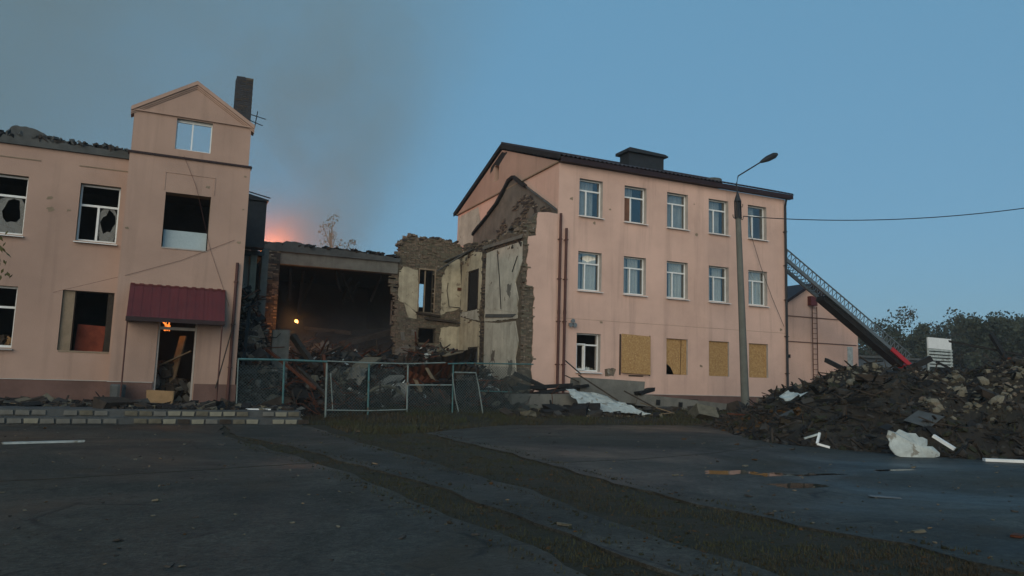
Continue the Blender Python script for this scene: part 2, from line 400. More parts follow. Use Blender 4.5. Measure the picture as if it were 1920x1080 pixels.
# cracks and joints in the asphalt: thin sunken lines filled with soil
for k, pts in enumerate(([(-3.2,11.2),(-1,11.7),(.8,12.3),(2.4,12.9)], [(6.3,12.2),(8.5,12.5),(11,13.3),(14.5,15.2)], [(7,17.5),(11,18.2),(15,18.6)])):
    m = MB(); line = ragged([(p[0],p[1]) for p in pts], .10, .12, 20+k); n = len(line)
    up = [(x, y+.018+.016*nz(x*6,k)) for x, y in line]; lo = [(x, y-.018-.016*nz(x*6,k+9)) for x, y in line]
    m.prism(lo + up[::-1], .0305, .034, 'z'); struct(m.build('pavement_crack', 'soil'))

# puddles
for k, (c, rx, ry) in enumerate((((8.95,10.35),.50,.26),((9.5,9.95),.36,.20),((10.3,9.75),.60,.10),((12.5,10.0),.5,.10),((8.9,8.75),.45,.22))):
    m = MB(); m.prism(blob(c[0], c[1], rx, ry, 31+k, 26, .35), .0305, .0335, 'z'); o = struct(m.build('puddle_water', 'water' if k < 4 else 'damp'))

# terrace with its two brick-faced steps
m = MB()
m.box(-60, 3.75, 22.95, 27.2, -.05, .385); m.box(-60, 3.75, 22.60, 22.948, -.05, .19)
terrace = struct(m.build('terrace', 'concrete_dark'))
pm = []
for k in range(4):
    q = MB(); r_ = random.Random(50+k)
    q.obox((0,0,0), (.150,.05,.058), Matrix.Identity(3), 0, .06, r_); o = q.build('brick', [['concrete_pale','stone','concrete','wood_dark'][k]], terrace); pm.append(o)
first = [True]*4
for row, (y, z) in enumerate(((22.595,.098),(22.945,.290))):
    x = -4.9 + .11*row
    while x < 3.65:
        if rng.random() < (.93 if x < 2.2 else .72):
            k = rng.choice((0,0,1,1,2,3)) if x > -1 else rng.choice((1,2,2,3,0))
            loc = (x+.17, y + rng.uniform(-.008,.012), z + rng.uniform(-.006,.006))
            rt = (rng.uniform(-.02,.02), rng.uniform(-.025,.025), rng.uniform(-.02,.02))
            if first[k]: pm[k].location = loc; first[k] = False
            else: copy_at(pm[k], loc, rt)
        x += .355
# grass and soil clods on the verge and on both strips
def in_strip(x, y):
    def edge(line, y):
        for a, b in zip(line, line[1:]):
            if b[1] <= y <= a[1]: t = (y-a[1])/(b[1]-a[1]+1e-9); return a[0]+(b[0]-a[0])*t
        return line[0][0]
    if y < 17.6 and edge(B_lo,y)-.10 < x < edge(B_up,y)+.10: return 1
    if y < 19.5 and edge(A_lo,y)-.12 < x < edge(A_up,y)+.15: return 2
    return 0
m = MB(); rg = random.Random(3); n = 0
def blade(m, x, y, z, h, w, rg, mi):
    t = rg.uniform(0, 6.3); l = rg.uniform(.2, .9)*h; dx, dy = math.cos(t), math.sin(t)
    m.add([(x-dy*w, y+dx*w, z), (x+dy*w, y-dx*w, z), (x+dx*l, y+dy*l, z+h)], [(0,1,2)], mi)
while n < 42000:
    u = rg.random()
    if u < .62:
        y = 4.2 + 15.3*rg.random()**1.6; x = rg.uniform(1.5, 7.1)
        s = in_strip(x + rg.gauss(0,.16), y)
        if not s: continue
        k = nz(x, y, 0, .9) + .6*nz(x, y, 5, 3)
        if k < .02 and rg.random() < .88: continue
    else:
        y = rg.uniform(19, 27.5); x = rg.uniform(3.3, 24)
        edge_y = 22.4 - max(0, 3.9-x)*0 if x < 4.2 else (22.6 if x < 4.4 else 19.2 + (x-4.4)*.2 if x < 6.4 else 19.4 + (x-6.4)*.75 if x < 10.4 else 22.5+.2*math.sin(x))
        if x < 3.9 and y < 24: continue
        if y < edge_y + .3*nz(x, y, 2, 1): continue
        if nz(x, y, 7, .7) < -.15 and rg.random() < .8: continue
    h = rg.uniform(.015, .055) if u < .62 else rg.uniform(.05, .16)
    blade(m, x, y, gz(x,y)-.005 if u >= .62 or in_strip(x,y) else .028, h, .006 if u < .62 else .012, rg, 0 if nz(x,y,1,.5)+rg.uniform(-.3,.3) > -.1 else 1); n += 1
stuff(m.build('grass', ['grass', 'leaf_far_brown']), 'short scrubby grass on the verge and in the strips between the asphalt', 'grass')
m = MB()
for k in range(22000):
    y = 4.0 + 17*rg.random()**1.7; x = rg.uniform(1.5, 7.2)
    if not in_strip(x + rg.gauss(0,.14), y): continue
    if rg.random() < .5 and nz(x,y,3,1.3) < 0: continue
    r_ = rg.uniform(.006, .022) if rg.random() < .95 else rg.uniform(.02,.045)
    m.rock((x, y, (gz(x,y)-.01 if in_strip(x,y) else .03)+r_*.3), r_, rg.choice((0,0,0,0,1,1,2)), rg, .7)
stuff(m.build('soil_clods', ['soil', 'turf', 'rustyleaf']), 'crumbled earth and dead leaves lying in the strips', 'soil')
# fallen leaves, grit and scraps on the asphalt
m = MB()
for k in range(1500):
    y = 4.5 + 18*rg.random()**1.4; x = rg.uniform(-4.5, 22)
    if in_strip(x, y) or (x > 14 and y > 10): continue
    s = rg.uniform(.006, .022) if rg.random() < .93 else rg.uniform(.02, .06)
    m.chunk((x, y, .033 + s*.2), (s, s*rg.uniform(.4,.9), s*.22), rg.choice((0,0,0,0,0,1,2,2,2,3)), rg, .5)
stuff(m.build('leaf_litter', ['stone_dark', 'wood', 'stone', 'rustyleaf']), 'scattered leaves, grit and small scraps on the dark asphalt', 'litter')

def rough_poly(pts, amp, seed):
    out = []
    for i, a in enumerate(pts):
        b = pts[(i+1)%len(pts)]; n = max(1, int(math.dist(a,b)/.13))
        for k in range(n):
            t = k/n; x = a[0]+(b[0]-a[0])*t; z = a[1]+(b[1]-a[1])*t; out.append((x+amp*nz(x*5,z*5,seed), z+amp*nz(x*5,z*5,seed+5)))
    return out
# ================================================================== WINDOWS
def shard_poly(x0, x1, z0, z1, rg, hole):
    """pane outline with a jagged hole cut from one side: list of remaining polygons"""
    cx, cz, rx, rz = hole; n = 12
    ring = []
    for k in range(n):
        t = 2*math.pi*k/n; f = rg.uniform(.65, 1.15)
        ring.append((min(x1-.01, max(x0+.01, cx+rx*f*math.cos(t))), min(z1-.01, max(z0+.01, cz+rz*f*math.sin(t)))))
    out = []
    def outer(p):
        dx, dz = p[0]-cx, p[1]-cz; s = 1e9
        if dx > 1e-6: s = min(s, (x1-cx)/dx)
        if dx < -1e-6: s = min(s, (x0-cx)/dx)
        if dz > 1e-6: s = min(s, (z1-cz)/dz)
        if dz < -1e-6: s = min(s, (z0-cz)/dz)
        return (cx+dx*s, cz+dz*s)
    for k in range(n):
        a, b = ring[k], ring[(k+1)%n]; out.append([a, outer(a), outer(b), b])
    return out
def window(parent, x0, x1, z0, z1, y, zt=.70, xm=.42, bars=True, panes=('g','g','g'), sill=True, sillmat='white', left_bar=True, seed=0, framemat='white', fw=.055):
    """white frame with a transom and one mullion; panes: top, lower left, lower right (g glass, b broken, n none, or a material)"""
    rg = random.Random(seed); m = MB(); d = .07
    zt_ = z0 + (z1-z0)*zt; xm_ = x0 + (x1-x0)*xm; g = .004
    if left_bar: m.box(x0+g, x0+fw, y, y+d, z0+g, z1-g)
    m.box(x1-fw, x1-g, y, y+d, z0+g, z1-g)
    m.box(x0+fw, x1-fw, y+.002, y+d-.002, z0+g, z0+fw+.02); m.box(x0+fw, x1-fw, y+.002, y+d-.002, z1-fw, z1-g)
    m.box(x0+fw, x1-fw, y-.002, y+d+.002, zt_-fw*.6, zt_+fw*.6)
    if bars: m.box(xm_-fw*.6, xm_+fw*.6, y-.004, y+d-.004, z0+fw+.02, zt_-fw*.6)
    w = m.build('window', framemat, parent)
    rects = [(x0+fw, x1-fw, zt_+fw*.5, z1-fw), (x0+fw, xm_-fw*.5, z0+fw, zt_-fw*.5), (xm_+fw*.5, x1-fw, z0+fw, zt_-fw*.5)]
    for r_, k in zip(rects, panes):
        if k == 'n': continue
        q = MB(); yy = y + d*.5
        if k == 'b':
            for pl in shard_poly(*r_, rg, ((r_[0]+r_[1])/2 + rg.uniform(-.06,.06), (r_[2]+r_[3])/2 + rg.uniform(.0,.1)*(r_[3]-r_[2]), (r_[1]-r_[0])*.40, (r_[3]-r_[2])*.36)):
                q.prism(pl, yy, yy+.004, 'y')
        else: q.box(r_[0]-.01, r_[1]+.01, yy, yy+.006, r_[2]-.01, r_[3]+.01)
        q.build('pane', ('dirty_glass' if k == 'b' and y < 28 else 'glass') if k in 'gb' else k, w)
    if sill:
        q = MB(); q.add([(x0-.04,y-.36,z0-.05),(x1+.04,y-.36,z0-.05),(x1+.04,y,z0-.004),(x0-.04,y,z0-.004),(x0-.04,y-.36,z0-.075),(x1+.04,y-.36,z0-.075),(x1+.04,y,z0-.03),(x0-.04,y,z0-.03)],
                        [(0,1,2,3),(7,6,5,4),(0,4,5,1),(1,5,6,2),(2,6,7,3),(3,7,4,0)])
        q.build('sill', sillmat, w)
    return w

# ================================================================== LEFT WING WITH PEDIMENT
YP, YW = 26.2, 27.0
wing = thing('burned_school_wing', 'pink two-storey wing with torn-off roof and pedimented entrance bay', 'building', (-1.5, 28, .385))
lw = [(-8.0,-6.84,5.45,7.30),(-5.43,-4.27,5.45,7.30),(-2.86,-1.72,5.45,7.30),(-8.0,-6.7,2.0,3.86),(-5.62,-4.24,2.0,3.86),(-3.05,-1.62,1.98,3.86)]
m = MB(); wall(m, -24, -1.525, .30, 8.25, YW, YW+.5, lw, 0, 1); m.build('wall', ['pink_dark','reveal'], wing)
po = [(-.39,.97,5.37,7.16),(-.27,.87,.385,3.20)]
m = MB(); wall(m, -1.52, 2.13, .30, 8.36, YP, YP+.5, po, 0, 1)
m.box(1.63, 2.13, YP+.502, 31.5, .30, 8.2); m.box(-1.52, -1.1, YP+.502, YW-.002, .30, 8.2); m.build('entrance_bay', ['pink_dark','reveal'], wing)
# blind panel above the bay window: thin raised bead
m = MB()
for a in ((-.46,1.06,7.80,7.83),(-.46,-.43,7.22,7.795),(1.03,1.06,7.22,7.795)): m.box(a[0],a[1],YP-.018,YP+.01,a[2],a[3])
m.build('wall_bead', 'pink_dark', wing)
for (x0, x1) in ((-8.2,-6.6),(-5.65,-4.0),(-2.95,-1.56)):
    m = MB(); m.box(x0, x1, YW-.02, YW+.01, 7.83, 7.86); m.build('wall_bead', 'reveal', wing)
# attic storey and pediment: a free-standing wall, sky through its window
m = MB(); wall(m, -1.50, 2.06, 8.362, 9.74, YP+.05, YP+.40, [(-.24,.85,8.63,9.66)], 0, 1); m.build('attic_wall', ['pink_dark','reveal_grey'], wing)
m = MB(); m.box(-1.58, 2.17, YP-.07, YP+.3, 8.30, 8.345); m.box(-1.56,2.15,YP-.04,YP+.3,8.346,8.37); m.build('cornice', 'maroon_dark', wing)
m = MB(); m.prism([(-1.50,9.742),(2.06,9.742),(.28,10.86)], YP+.06, YP+.40, 'y'); ped = m.build('pediment', 'pink_dark', wing)
m = MB(); m.box(-1.57, 2.13, YP-.02, YP+.42, 9.70, 9.738)
for s, (xa, xb) in enumerate(((-1.60,.28),(2.16,.28))):
    for k, (o0, o1, pj) in enumerate(((.0,.10,.10),(.10,.17,.05),(.17,.22,.02))):
        z0, z1 = 9.80, 11.0
        m.prism([(xa, z0-o0), (xa, z0-o1-.03), (xb, z1-o1-.03), (xb, z1-o0)], YP+.05-pj, YP+.42+pj*.5, 'y')
m.build('moulding', 'pink_dark', ped)
w = window(wing, -.24, .85, 8.63, 9.66, YP+.2, zt=.94, xm=.45, panes=('n','n','n'), sill=False, fw=.035)
# wall plinths
m = MB(); m.box(-24,-1.56,YW-.05,YW+.02,.38,1.06); m.box(-24,-1.56,YW-.07,YW+.02,1.061,1.085,1); m.build('plinth', ['plinth','reveal_grey'], wing)
m = MB(); m.box(-1.56,-.30,YP-.05,YP+.02,.38,1.06); m.box(-1.56,-.30,YP-.07,YP+.02,1.061,1.085,1); m.build('plinth', ['plinth','reveal_grey'], wing)
m = MB(); m.box(.90,2.17,YP-.05,YP+.02,.38,1.06); m.build('plinth', 'plinth', wing)
# inside: slabs and back walls
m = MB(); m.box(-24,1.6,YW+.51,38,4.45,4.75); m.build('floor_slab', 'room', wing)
m = MB(); m.box(-24,1.6,YW+.51,38,8.0,8.24); m.build('ceiling_light_blocker', 'room', wing)  # added to keep light from above out of the upper rooms
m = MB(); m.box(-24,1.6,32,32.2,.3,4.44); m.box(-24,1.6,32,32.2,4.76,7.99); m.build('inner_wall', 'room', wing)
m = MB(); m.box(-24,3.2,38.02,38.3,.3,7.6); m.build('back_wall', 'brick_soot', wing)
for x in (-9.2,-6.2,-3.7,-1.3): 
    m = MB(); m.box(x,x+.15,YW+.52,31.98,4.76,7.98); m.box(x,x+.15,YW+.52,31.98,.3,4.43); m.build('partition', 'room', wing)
# window joinery
window(wing, -8.0,-6.84,5.45,7.30, YW+.22, zt=.66, xm=.45, panes=('n','n','g'), seed=1)
window(wing, -5.43,-4.27,5.45,7.30, YW+.22, zt=.66, xm=.30, panes=('n','n','b'), seed=2)
window(wing, -2.86,-1.72,5.45,7.30, YW+.22, zt=.64, xm=.48, panes=('n','n','b'), seed=5)
window(wing, -5.62,-4.24,2.0,3.86, YW+.22, zt=.66, xm=.55, bars=False, panes=('n','n','n'), seed=3, sillmat='reveal_grey')
window(wing, -8.0,-6.7,2.0,3.86, YW+.22, zt=.66, xm=.55, panes=('n','n','g'), seed=4)
m = MB(); m.box(-.36,.94,YP+.28,YP+.31,5.375,5.98); m.build('window_panel', 'paleblue', wing)
m = MB(); m.box(-.38,.96,YP-.03,YP+.27,5.33,5.366); m.build('sill', 'reveal_grey', wing)
m = MB(); m.obox((-2.25,YW+.75,2.28),(.40,.03,.55),Matrix.Rotation(.05,3,'Y')); m.build('window_backing', 'redboard', wing)
m = MB()
for k in range(60): m.chunk((-4.95+rng.gauss(0,.35), YW+.75+rng.uniform(0,.8), 2.0+abs(rng.gauss(0,.22))), (.14,.1,.05), rng.choice((0,0,1)))
stuff(m.build('debris', ['cardboard','wood_dark'], wing))
m = MB(); m.box(-3.02,-1.64,YW-.02,YW+.49,1.93,1.975); m.build('sill', 'reveal', wing)
m = MB(); m.box(-3.045,-2.72,YW+.10,YW+.49,1.985,3.855); m.build('jamb_lining', 'reveal', wing)
m = MB(); m.box(-1.80,-1.625,YW+.10,YW+.49,1.985,3.855); m.build('jamb_lining', 'wood_dark', wing)
# door: pale frame, transom, opening choked with wreckage
m = MB(); m.box(-.265,-.21,YP+.06,YP+.16,.39,3.195); m.box(.81,.865,YP+.06,YP+.16,.39,3.195); m.box(-.208,.808,YP+.062,YP+.158,2.74,2.83); door = m.build('door_frame', 'reveal_grey', wing)
m = MB(); m.beam((-.15,YP+.9,1.6),(.75,YP+.5,2.1),.12,.04); m.beam((.1,YP+.8,.4),(.5,YP+1.1,2.6),.3,.05); m.build('fallen_plank', 'wood', wing)
m = MB()
for k in range(110):
    t = rng.random(); m.chunk((-.3+1.2*t, YP+.6+rng.uniform(0,1.2), .4+rng.random()*(1.3 if t < .45 else .7)), (.18*rng.uniform(.4,1.4),.13,.06), rng.choice((0,0,1,2)))
stuff(m.build('wreckage', ['wood_dark','concrete','stone_dark'], wing))
# canopy over the door: profiled sheet, front flap, posts
m = MB(); n = 44; x0, x1 = -1.16, 1.62
for k in range(n):
    a = x0+(x1-x0)*k/n; b = x0+(x1-x0)*(k+1)/n; dz = .022 if k % 4 < 2 else 0; 
    for (ya, za, yb, zb) in ((YP-.005,4.13,YP-.12,4.06),(YP-.12,4.05,YP-.85,3.02)):
        m.add([(a,yb,zb+dz),(b,yb,zb+dz),(b,ya,za+dz),(a,ya,za+dz)], [(0,1,2,3)]); m.add([(a,yb,zb+dz-.015),(b,yb,zb+dz-.015),(b,ya,za+dz-.015),(a,ya,za+dz-.015)], [(3,2,1,0)])
        if k % 4 in (1,3): 
            d2 = 0 if dz else .022
            m.add([(b,yb,zb+dz),(b,ya,za+dz),(b,ya,za+d2),(b,yb,zb+d2)], [(0,1,2,3)])
canopy = m.build('canopy', 'maroon', wing)
m = MB(); m.box(x0-.01,x1+.01,YP-.88,YP-.855,2.92,3.05); m.box(x0-.012,x0+.01,YP-.85,YP-.002,2.92,3.02); m.box(x1-.01,x1+.012,YP-.85,YP-.002,2.92,3.02); m.build('canopy_fascia', 'maroon_dark', canopy)
for xx in (x0, x1-.012): m = MB(); m.prism([(YP-.84,3.022),(YP-.004,3.022),(YP-.004,4.03)], xx, xx+.012, 'x'); m.build('canopy_cheek', 'maroon', canopy)
for x in (x0+.04, x1-.06):
    m = MB(); m.tube([(x,YP-.80,.38),(x,YP-.80,2.93)], .022, 8); m.build('canopy_post', 'pipe', canopy)
# downpipe, leaning rod is a thing of its own below
p = [(1.93,YP-.09,5.05),(1.93,YP-.09,.45)]
m = MB(); m.tube(p, .05, 10)
for z in (1.6,3.0,4.4): m.box(1.86,2.0,YP-.15,YP-.0,z,z+.03)
m.build('downpipe', 'pipe', wing)
# slack cables on the plaster
for pts in ([at(100,548,YW-.03), at(240,515,YP-.03), at(340,488,YP-.03), at(440,450,YP-.03)], [at(345,292,YP-.05), at(368,350,YP-.03), at(395,470,YP-.03), at(430,575,YP-.03)]):
    m = MB(); m.tube(pts, .005, 5); m.build('cable', 'pipe', wing)
# shrapnel pits
for k, (px, py, Y, r_) in enumerate(((93,371,YW,.07),(96,392,YW,.10),(129,394,YW,.05),(390,351,YP,.06),(238,427,YP,.05),(460,331,YP,.04),(456,393,YP,.04),(448,455,YP,.06))):
    c = at(px, py, Y); m = MB(); m.prism(blob(c.x, c.z, r_, r_*.7, 60+k, 12, .5), Y-.006, Y+.02, 'y'); m.build('shrapnel_pit', 'reveal', wing)
# torn roof edge: ragged concrete band and charred remains
m = MB(); top = []; x = -24.0
while x < -1.55:
    top.append((x, 8.55 + .10*nz(x,0,0,.8) + .09*nz(x,4,0,3.5) + .06*nz(x,9,0,9) - .10*smooth(-4.5,-1.6,x))); x += .11
m.prism([(-24,8.252),(-1.56,8.252)] + top[::-1], YW-.10, YW+.35, 'y'); m.build('broken_cornice', 'concrete_dark', wing)
m = MB(); rg = random.Random(12)
for k in range(700):
    x = rg.uniform(-9, -1.6); h = .12 + .06*nz(x,1,0,2)
    m.chunk((x, YW+rg.uniform(-.1,.9), 8.48 + rg.random()*h), (rg.uniform(.03,.13),rg.uniform(.03,.10),rg.uniform(.015,.04)), rg.choice((0,1,1,2)), rg)
hump = [(-5.15+.08*k, 8.5 + .40*smooth(0,4,k)*(1-.75*smooth(9,20,k)) + .05*nz(k*.7) + .03*nz(k*2.1)) for k in range(30)]
m.prism([(-5.15,8.42),(-2.83,8.42)]+hump[::-1], YW+.15, YW+.75, 'y', 1)
stuff(m.build('roof_debris', ['char','concrete_dark','brick_soot'], wing))
# end remains behind the bay: piers, dark box on top
m = MB(); m.box(2.2,3.02,34.6,35.0,.3,7.1); m.build('end_wall', 'greyplaster', wing)
m = MB(); m.box(3.06,3.32,34.2,34.7,.3,7.0); m.build('end_pier', 'concrete_pale', wing)
m = MB(); m.box(3.52,3.80,34.2,34.7,.3,6.9); m.build('end_pier', 'concrete', wing)
m = MB(); m.box(2.66,3.46,33.2,34.1,6.75,8.75); m.prism([(2.6,8.752),(3.52,8.752),(3.52,8.82),(2.6,9.02)],33.1,34.2,'y'); m.beam((2.7,33.2,9.1),(3.6,33.3,8.95),.06,.04); m.build('vent_housing', 'metal_dark', wing)
m = MB(); m.box(1.9,3.6,34.15,37.9,6.55,6.74); m.build('roof_slab', 'concrete_dark', wing)

# chimney stack behind the pediment
chim = thing('chimney_stack', 'tall dark soot-stained brick chimney standing behind the pediment', 'chimney', (2.05,31,8.25))
m = MB(); m.box(2.14,2.36,30.74,31.36,.3,8.24); m.box(1.74,2.36,30.74,31.36,8.245,13.15); m.build('shaft', 'mortar', chim)
m = MB(); rg = random.Random(4)
def cmask(u, z): return z < 13.12 + .12*nz(u*2, z)
bricks(m,'y',30.74,-1,1.72,2.37,8.3,13.4,cmask,rg,(0,0,0,0,1),.06,.15); bricks(m,'x',1.74,-1,30.75,31.36,8.3,13.4,cmask,rg,(0,0,0,0,1),.06,.15)
for k in range(6): m.chunk((rng.uniform(1.85,2.25),rng.uniform(30.8,31.2),13.17),(.12,.06,.04),0,rng,.3)
stuff(m.build('brickwork', ['chimney_brick','brick_soot'], chim))
m = MB(); m.tube([(2.38,31,11.75),(2.95,30.9,11.62)],.02,5); m.tube([(2.38,31,11.5),(2.85,30.95,11.35)],.02,5); m.tube([(2.55,31,11.2),(2.62,30.9,11.9)],.02,5); m.build('aerial_bracket', 'metal_dark', chim)

# ================================================================== RIGHT BLOCK
YR, YBK, XG, XE = 29.5, 42.6, 15.64, 29.2
YRD = 36.0; ZE, ZRD = 11.38, 13.72
blk = thing('school_block', 'pink three-storey school block with gable, dark roof and five window columns', 'building', (22,36,.5))
cols = [16.72,19.17,21.62,24.15,26.67]; wd = 1.25
rows = [(1.95,3.66),(5.62,7.40),(9.06,10.80)]
ops = [(x,x+wd,a,b) for x in cols for a,b in rows]
m = MB(); wall(m, XG, XE, 1.0, ZE, YR, YR+.5, ops, 0, 1); m.box(XE-.4,XE,YR+.502,YBK,1.0,ZE-.01); m.box(XG+.01,XE,YBK-.4,YBK,1.0,ZE-.02)
m.build('wall', ['pink','reveal_grey'], blk)
m = MB(); m.box(XG-.03,XE+.05,YR-.06,YR+.3,.2,.985); m.box(XG-.03,XE+.05,YR-.075,YR+.02,.986,1.01,1); m.build('plinth', ['plinth','reveal_grey'], blk)
for x in (22.9, 27.2):
    m = MB(); m.box(x,x+.55,YR-.07,YR-.055,.55,.80); m.build('plinth_vent', 'char', blk)
# expansion joint above the ground floor
m = MB(); x = XG
while x < XE-.3:
    m.box(x+.01, x+.5, YR-.006, YR+.01, 4.28+.01*nz(x), 4.292+.012*nz(x)+.006*nz(x*5)); x += .5
m.build('wall_joint', 'reveal', blk)
# gable wall, lower part then the triangle with its attic opening
m = MB(); m.box(XG,XG+.45,YR+.502,YBK-.41,1.0,ZE-.012); m.build('side_wall', 'pink', blk)
def clip(poly, a, b, c):
    out = []
    for i, p in enumerate(poly):
        q = poly[(i+1)%len(poly)]; dp = a*p[0]+b*p[1]-c; dq = a*q[0]+b*q[1]-c
        if dp <= 0: out.append(p)
        if (dp < 0 < dq) or (dq < 0 < dp): t = dp/(dp-dq); out.append((p[0]+(q[0]-p[0])*t, p[1]+(q[1]-p[1])*t))
    return out
tri = [(YR,ZE+.06),(YRD,ZRD),(YBK,ZE+.06)]
o0, o1, oz0, oz1 = 36.35, 37.0, 12.15, 13.05
m = MB()
for pl in (clip(tri,1,0,o0), clip(tri,-1,0,-o1), clip(clip(clip(tri,-1,0,-o0),1,0,o1),0,1,oz0), clip(clip(clip(tri,-1,0,-o0),1,0,o1),0,-1,-oz1)):
    if len(pl) > 2: m.prism(pl, XG-.04, XG+.40, 'x')
m.build('gable', 'pink_dark', blk)
m = MB(); m.box(XG-.09,XG+.1,YR-.02,YBK,ZE-.008,ZE+.055); m.build('string_course', 'reveal', blk)
m = MB(); m.box(XG+.25,XG+.35,o0-.1,o1+.1,oz0-.1,oz1+.1); m.build('attic_dark_panel', 'char', blk)  # black panel stands in for the darkness inside the attic opening
m = MB(); m.prism(rough_poly([(36.4,12.95),(36.9,13.1),(37.6,12.75),(37.5,13.12),(36.0,13.62),(35.3,13.4),(35.8,13.2)],.06,7), XG-.046, XG-.043, 'x'); m.build('burnt_patch', 'char', blk)
m = MB(); m.prism(rough_poly([(38.2,9.2),(42.4,9.4),(42.4,11.2),(39.3,11.25)],.1,5), XG-.005, XG-.002, 'x'); m.build('grime_patch', 'greyplaster', blk)
# inside
for z in (4.75, 8.2, 11.2):
    m = MB(); m.box(XG+.46,XE-.41,YR+.505,YBK-.41,z,z+.15); m.build('floor_slab', 'room', blk)
m = MB(); m.box(XG+.46,XE-.41,33.2,33.4,.5,4.74); m.box(XG+.46,XE-.41,33.2,33.4,4.91,8.19); m.box(XG+.46,XE-.41,33.2,33.4,8.36,11.19); m.build('inner_wall', 'room', blk)
# windows
rr = random.Random(21)
for ci, x in enumerate(cols):
    for ri, (a, b) in enumerate(rows):
        if ri == 0 and ci > 0: continue
        pn = ['g','g','g']
        if ri == 2 and ci == 1: pn = ['g','brownboard','g']
        if ri == 1 and ci == 0: pn = ['b','g','g']
        if ri == 0: pn = ['n','n','n']
        window(blk, x, x+wd, a, b, YR+.22, zt=.71 if ri else .70, xm=.38, panes=pn, seed=100+ci*7+ri)
        if ri:
            q = MB(); cx0 = x + (.40+.14*math.sin(ci*3) if ri == 1 else .05+.12*(ci%3)); cx1 = x+(1.12-.1*(ci%2) if ri == 1 else 1.2-.25*((ci+1)%3)); n = 24; yb = YR+(.335 if ri == 1 else .40)
            vs = []; 
            for k in range(n+1):
                t = k/n; xx = cx0+(cx1-cx0)*t; yy = yb+.03*math.sin(t*26+ci)+.015*math.sin(t*51); vs += [(xx,yy,a+.06),(xx+.02*math.sin(t*9),yy+.01,b-.03)]
            q.add(vs, [(2*k,2*k+2,2*k+3,2*k+1) for k in range(n)]); q.build('curtain', 'curtain' if ri == 1 else 'sheer', blk)
            if ri == 1: q = MB(); q.box(x+.04, cx0-.02, YR+.44, YR+.445, a+.05, b-.04); q.build('curtain', 'sheer', blk)
# opened sash of the bottom left window
m = MB(); x = cols[0]; a = 1.95
for bx_ in ((0,.05,0,1.18),(.42,.47,0,1.18),(.05,.42,0,.05),(.05,.42,1.13,1.18)): m.box(x+.06+bx_[0],x+.06+bx_[1],YR+.14,YR+.19,a+.07+bx_[2],a+.07+bx_[3])
m.build('sash', 'white', blk)
m = MB()
for k in range(8): m.chunk((cols[0]+.2+.11*k, YR+.36, 2.06), (.09,.06,.05), rng.choice((0,1)))
stuff(m.build('debris', ['stone','white_dirty'], blk))
# OSB sheets
m = MB(); m.obox((19.84,YR-.10,2.82),(.80,.009,.90),Matrix.Rotation(.035,3,'Y')@Matrix.Rotation(-.06,3,'X')); m.build('board', 'osb', blk)['label'] = 'chipboard sheet hanging loose and tilted in front of its window'
m = MB(); m.box(19.17,20.42,YR+.2,YR+.22,1.96,3.65); m.build('board', 'osb', blk)
m = MB(); m.prism([(21.63,2.45),(21.75,2.44),(21.95,2.3),(22.1,2.05),(22.12,1.96),(22.5,1.96),(22.55,3.65),(21.63,3.65)],YR+.12,YR+.135,'y'); m.build('board', 'osb', blk)['label'] = 'chipboard sheet with a dark hole broken out of its lower corner'
m = MB(); m.prism([(22.52,1.96),(22.86,1.96),(22.86,3.65),(22.58,3.65)],YR+.10,YR+.115,'y'); m.build('board', 'osb', blk)
for c in (3,4):
    m = MB(); m.box(cols[c]+.006,cols[c]+wd-.006,YR+.04+.02*c,YR+.055+.02*c,1.957,3.653); m.build('board', 'osb', blk)
for bb in ((18.98,19.05,1.85,3.72),(20.62,20.68,1.85,3.72),(19.5,20.3,1.80,1.86)): m = MB(); m.box(bb[0],bb[1],YR-.03,YR-.002,bb[2],bb[3]); m.build('batten', 'wood_dark', blk)
for k in range(16):
    x = rng.uniform(16.3,29); z = rng.uniform(1.2,11.1)
    if any(a-.25 < x < b+.25 and c-.25 < z < d+.25 for a,b,c,d in ops): continue
    r_ = rng.uniform(.03,.09); m = MB(); m.prism(blob(x,z,r_,r_*.8,400+k,12,.5), YR-.005, YR+.02, 'y'); m.build('shrapnel_pit', 'reveal', blk)
# downpipes
for x, z1 in ((15.72,9.0),(16.02,8.35),):
    m = MB(); m.tube([(x,YR-.12,z1),(x,YR-.12,.75)],.062,10)
    for z in (2.2,4.1,6.0,7.8): m.box(x-.08,x+.08,YR-.19,YR+.0,z,z+.035)
    m.tube([(x,YR-.12,4.45),(x,YR-.12,4.62)],.072,10); m.build('downpipe', 'pipe', blk)
m = MB(); m.tube([(29.02,YR-.3,11.35),(29.1,YR-.12,11.0),(29.1,YR-.12,.85)],.062,10)
for z in (2.2,4.1,6.0,7.8,9.6): m.box(29.02,29.18,YR-.19,YR+.0,z,z+.035)
m.build('downpipe', 'metal_dark', blk)
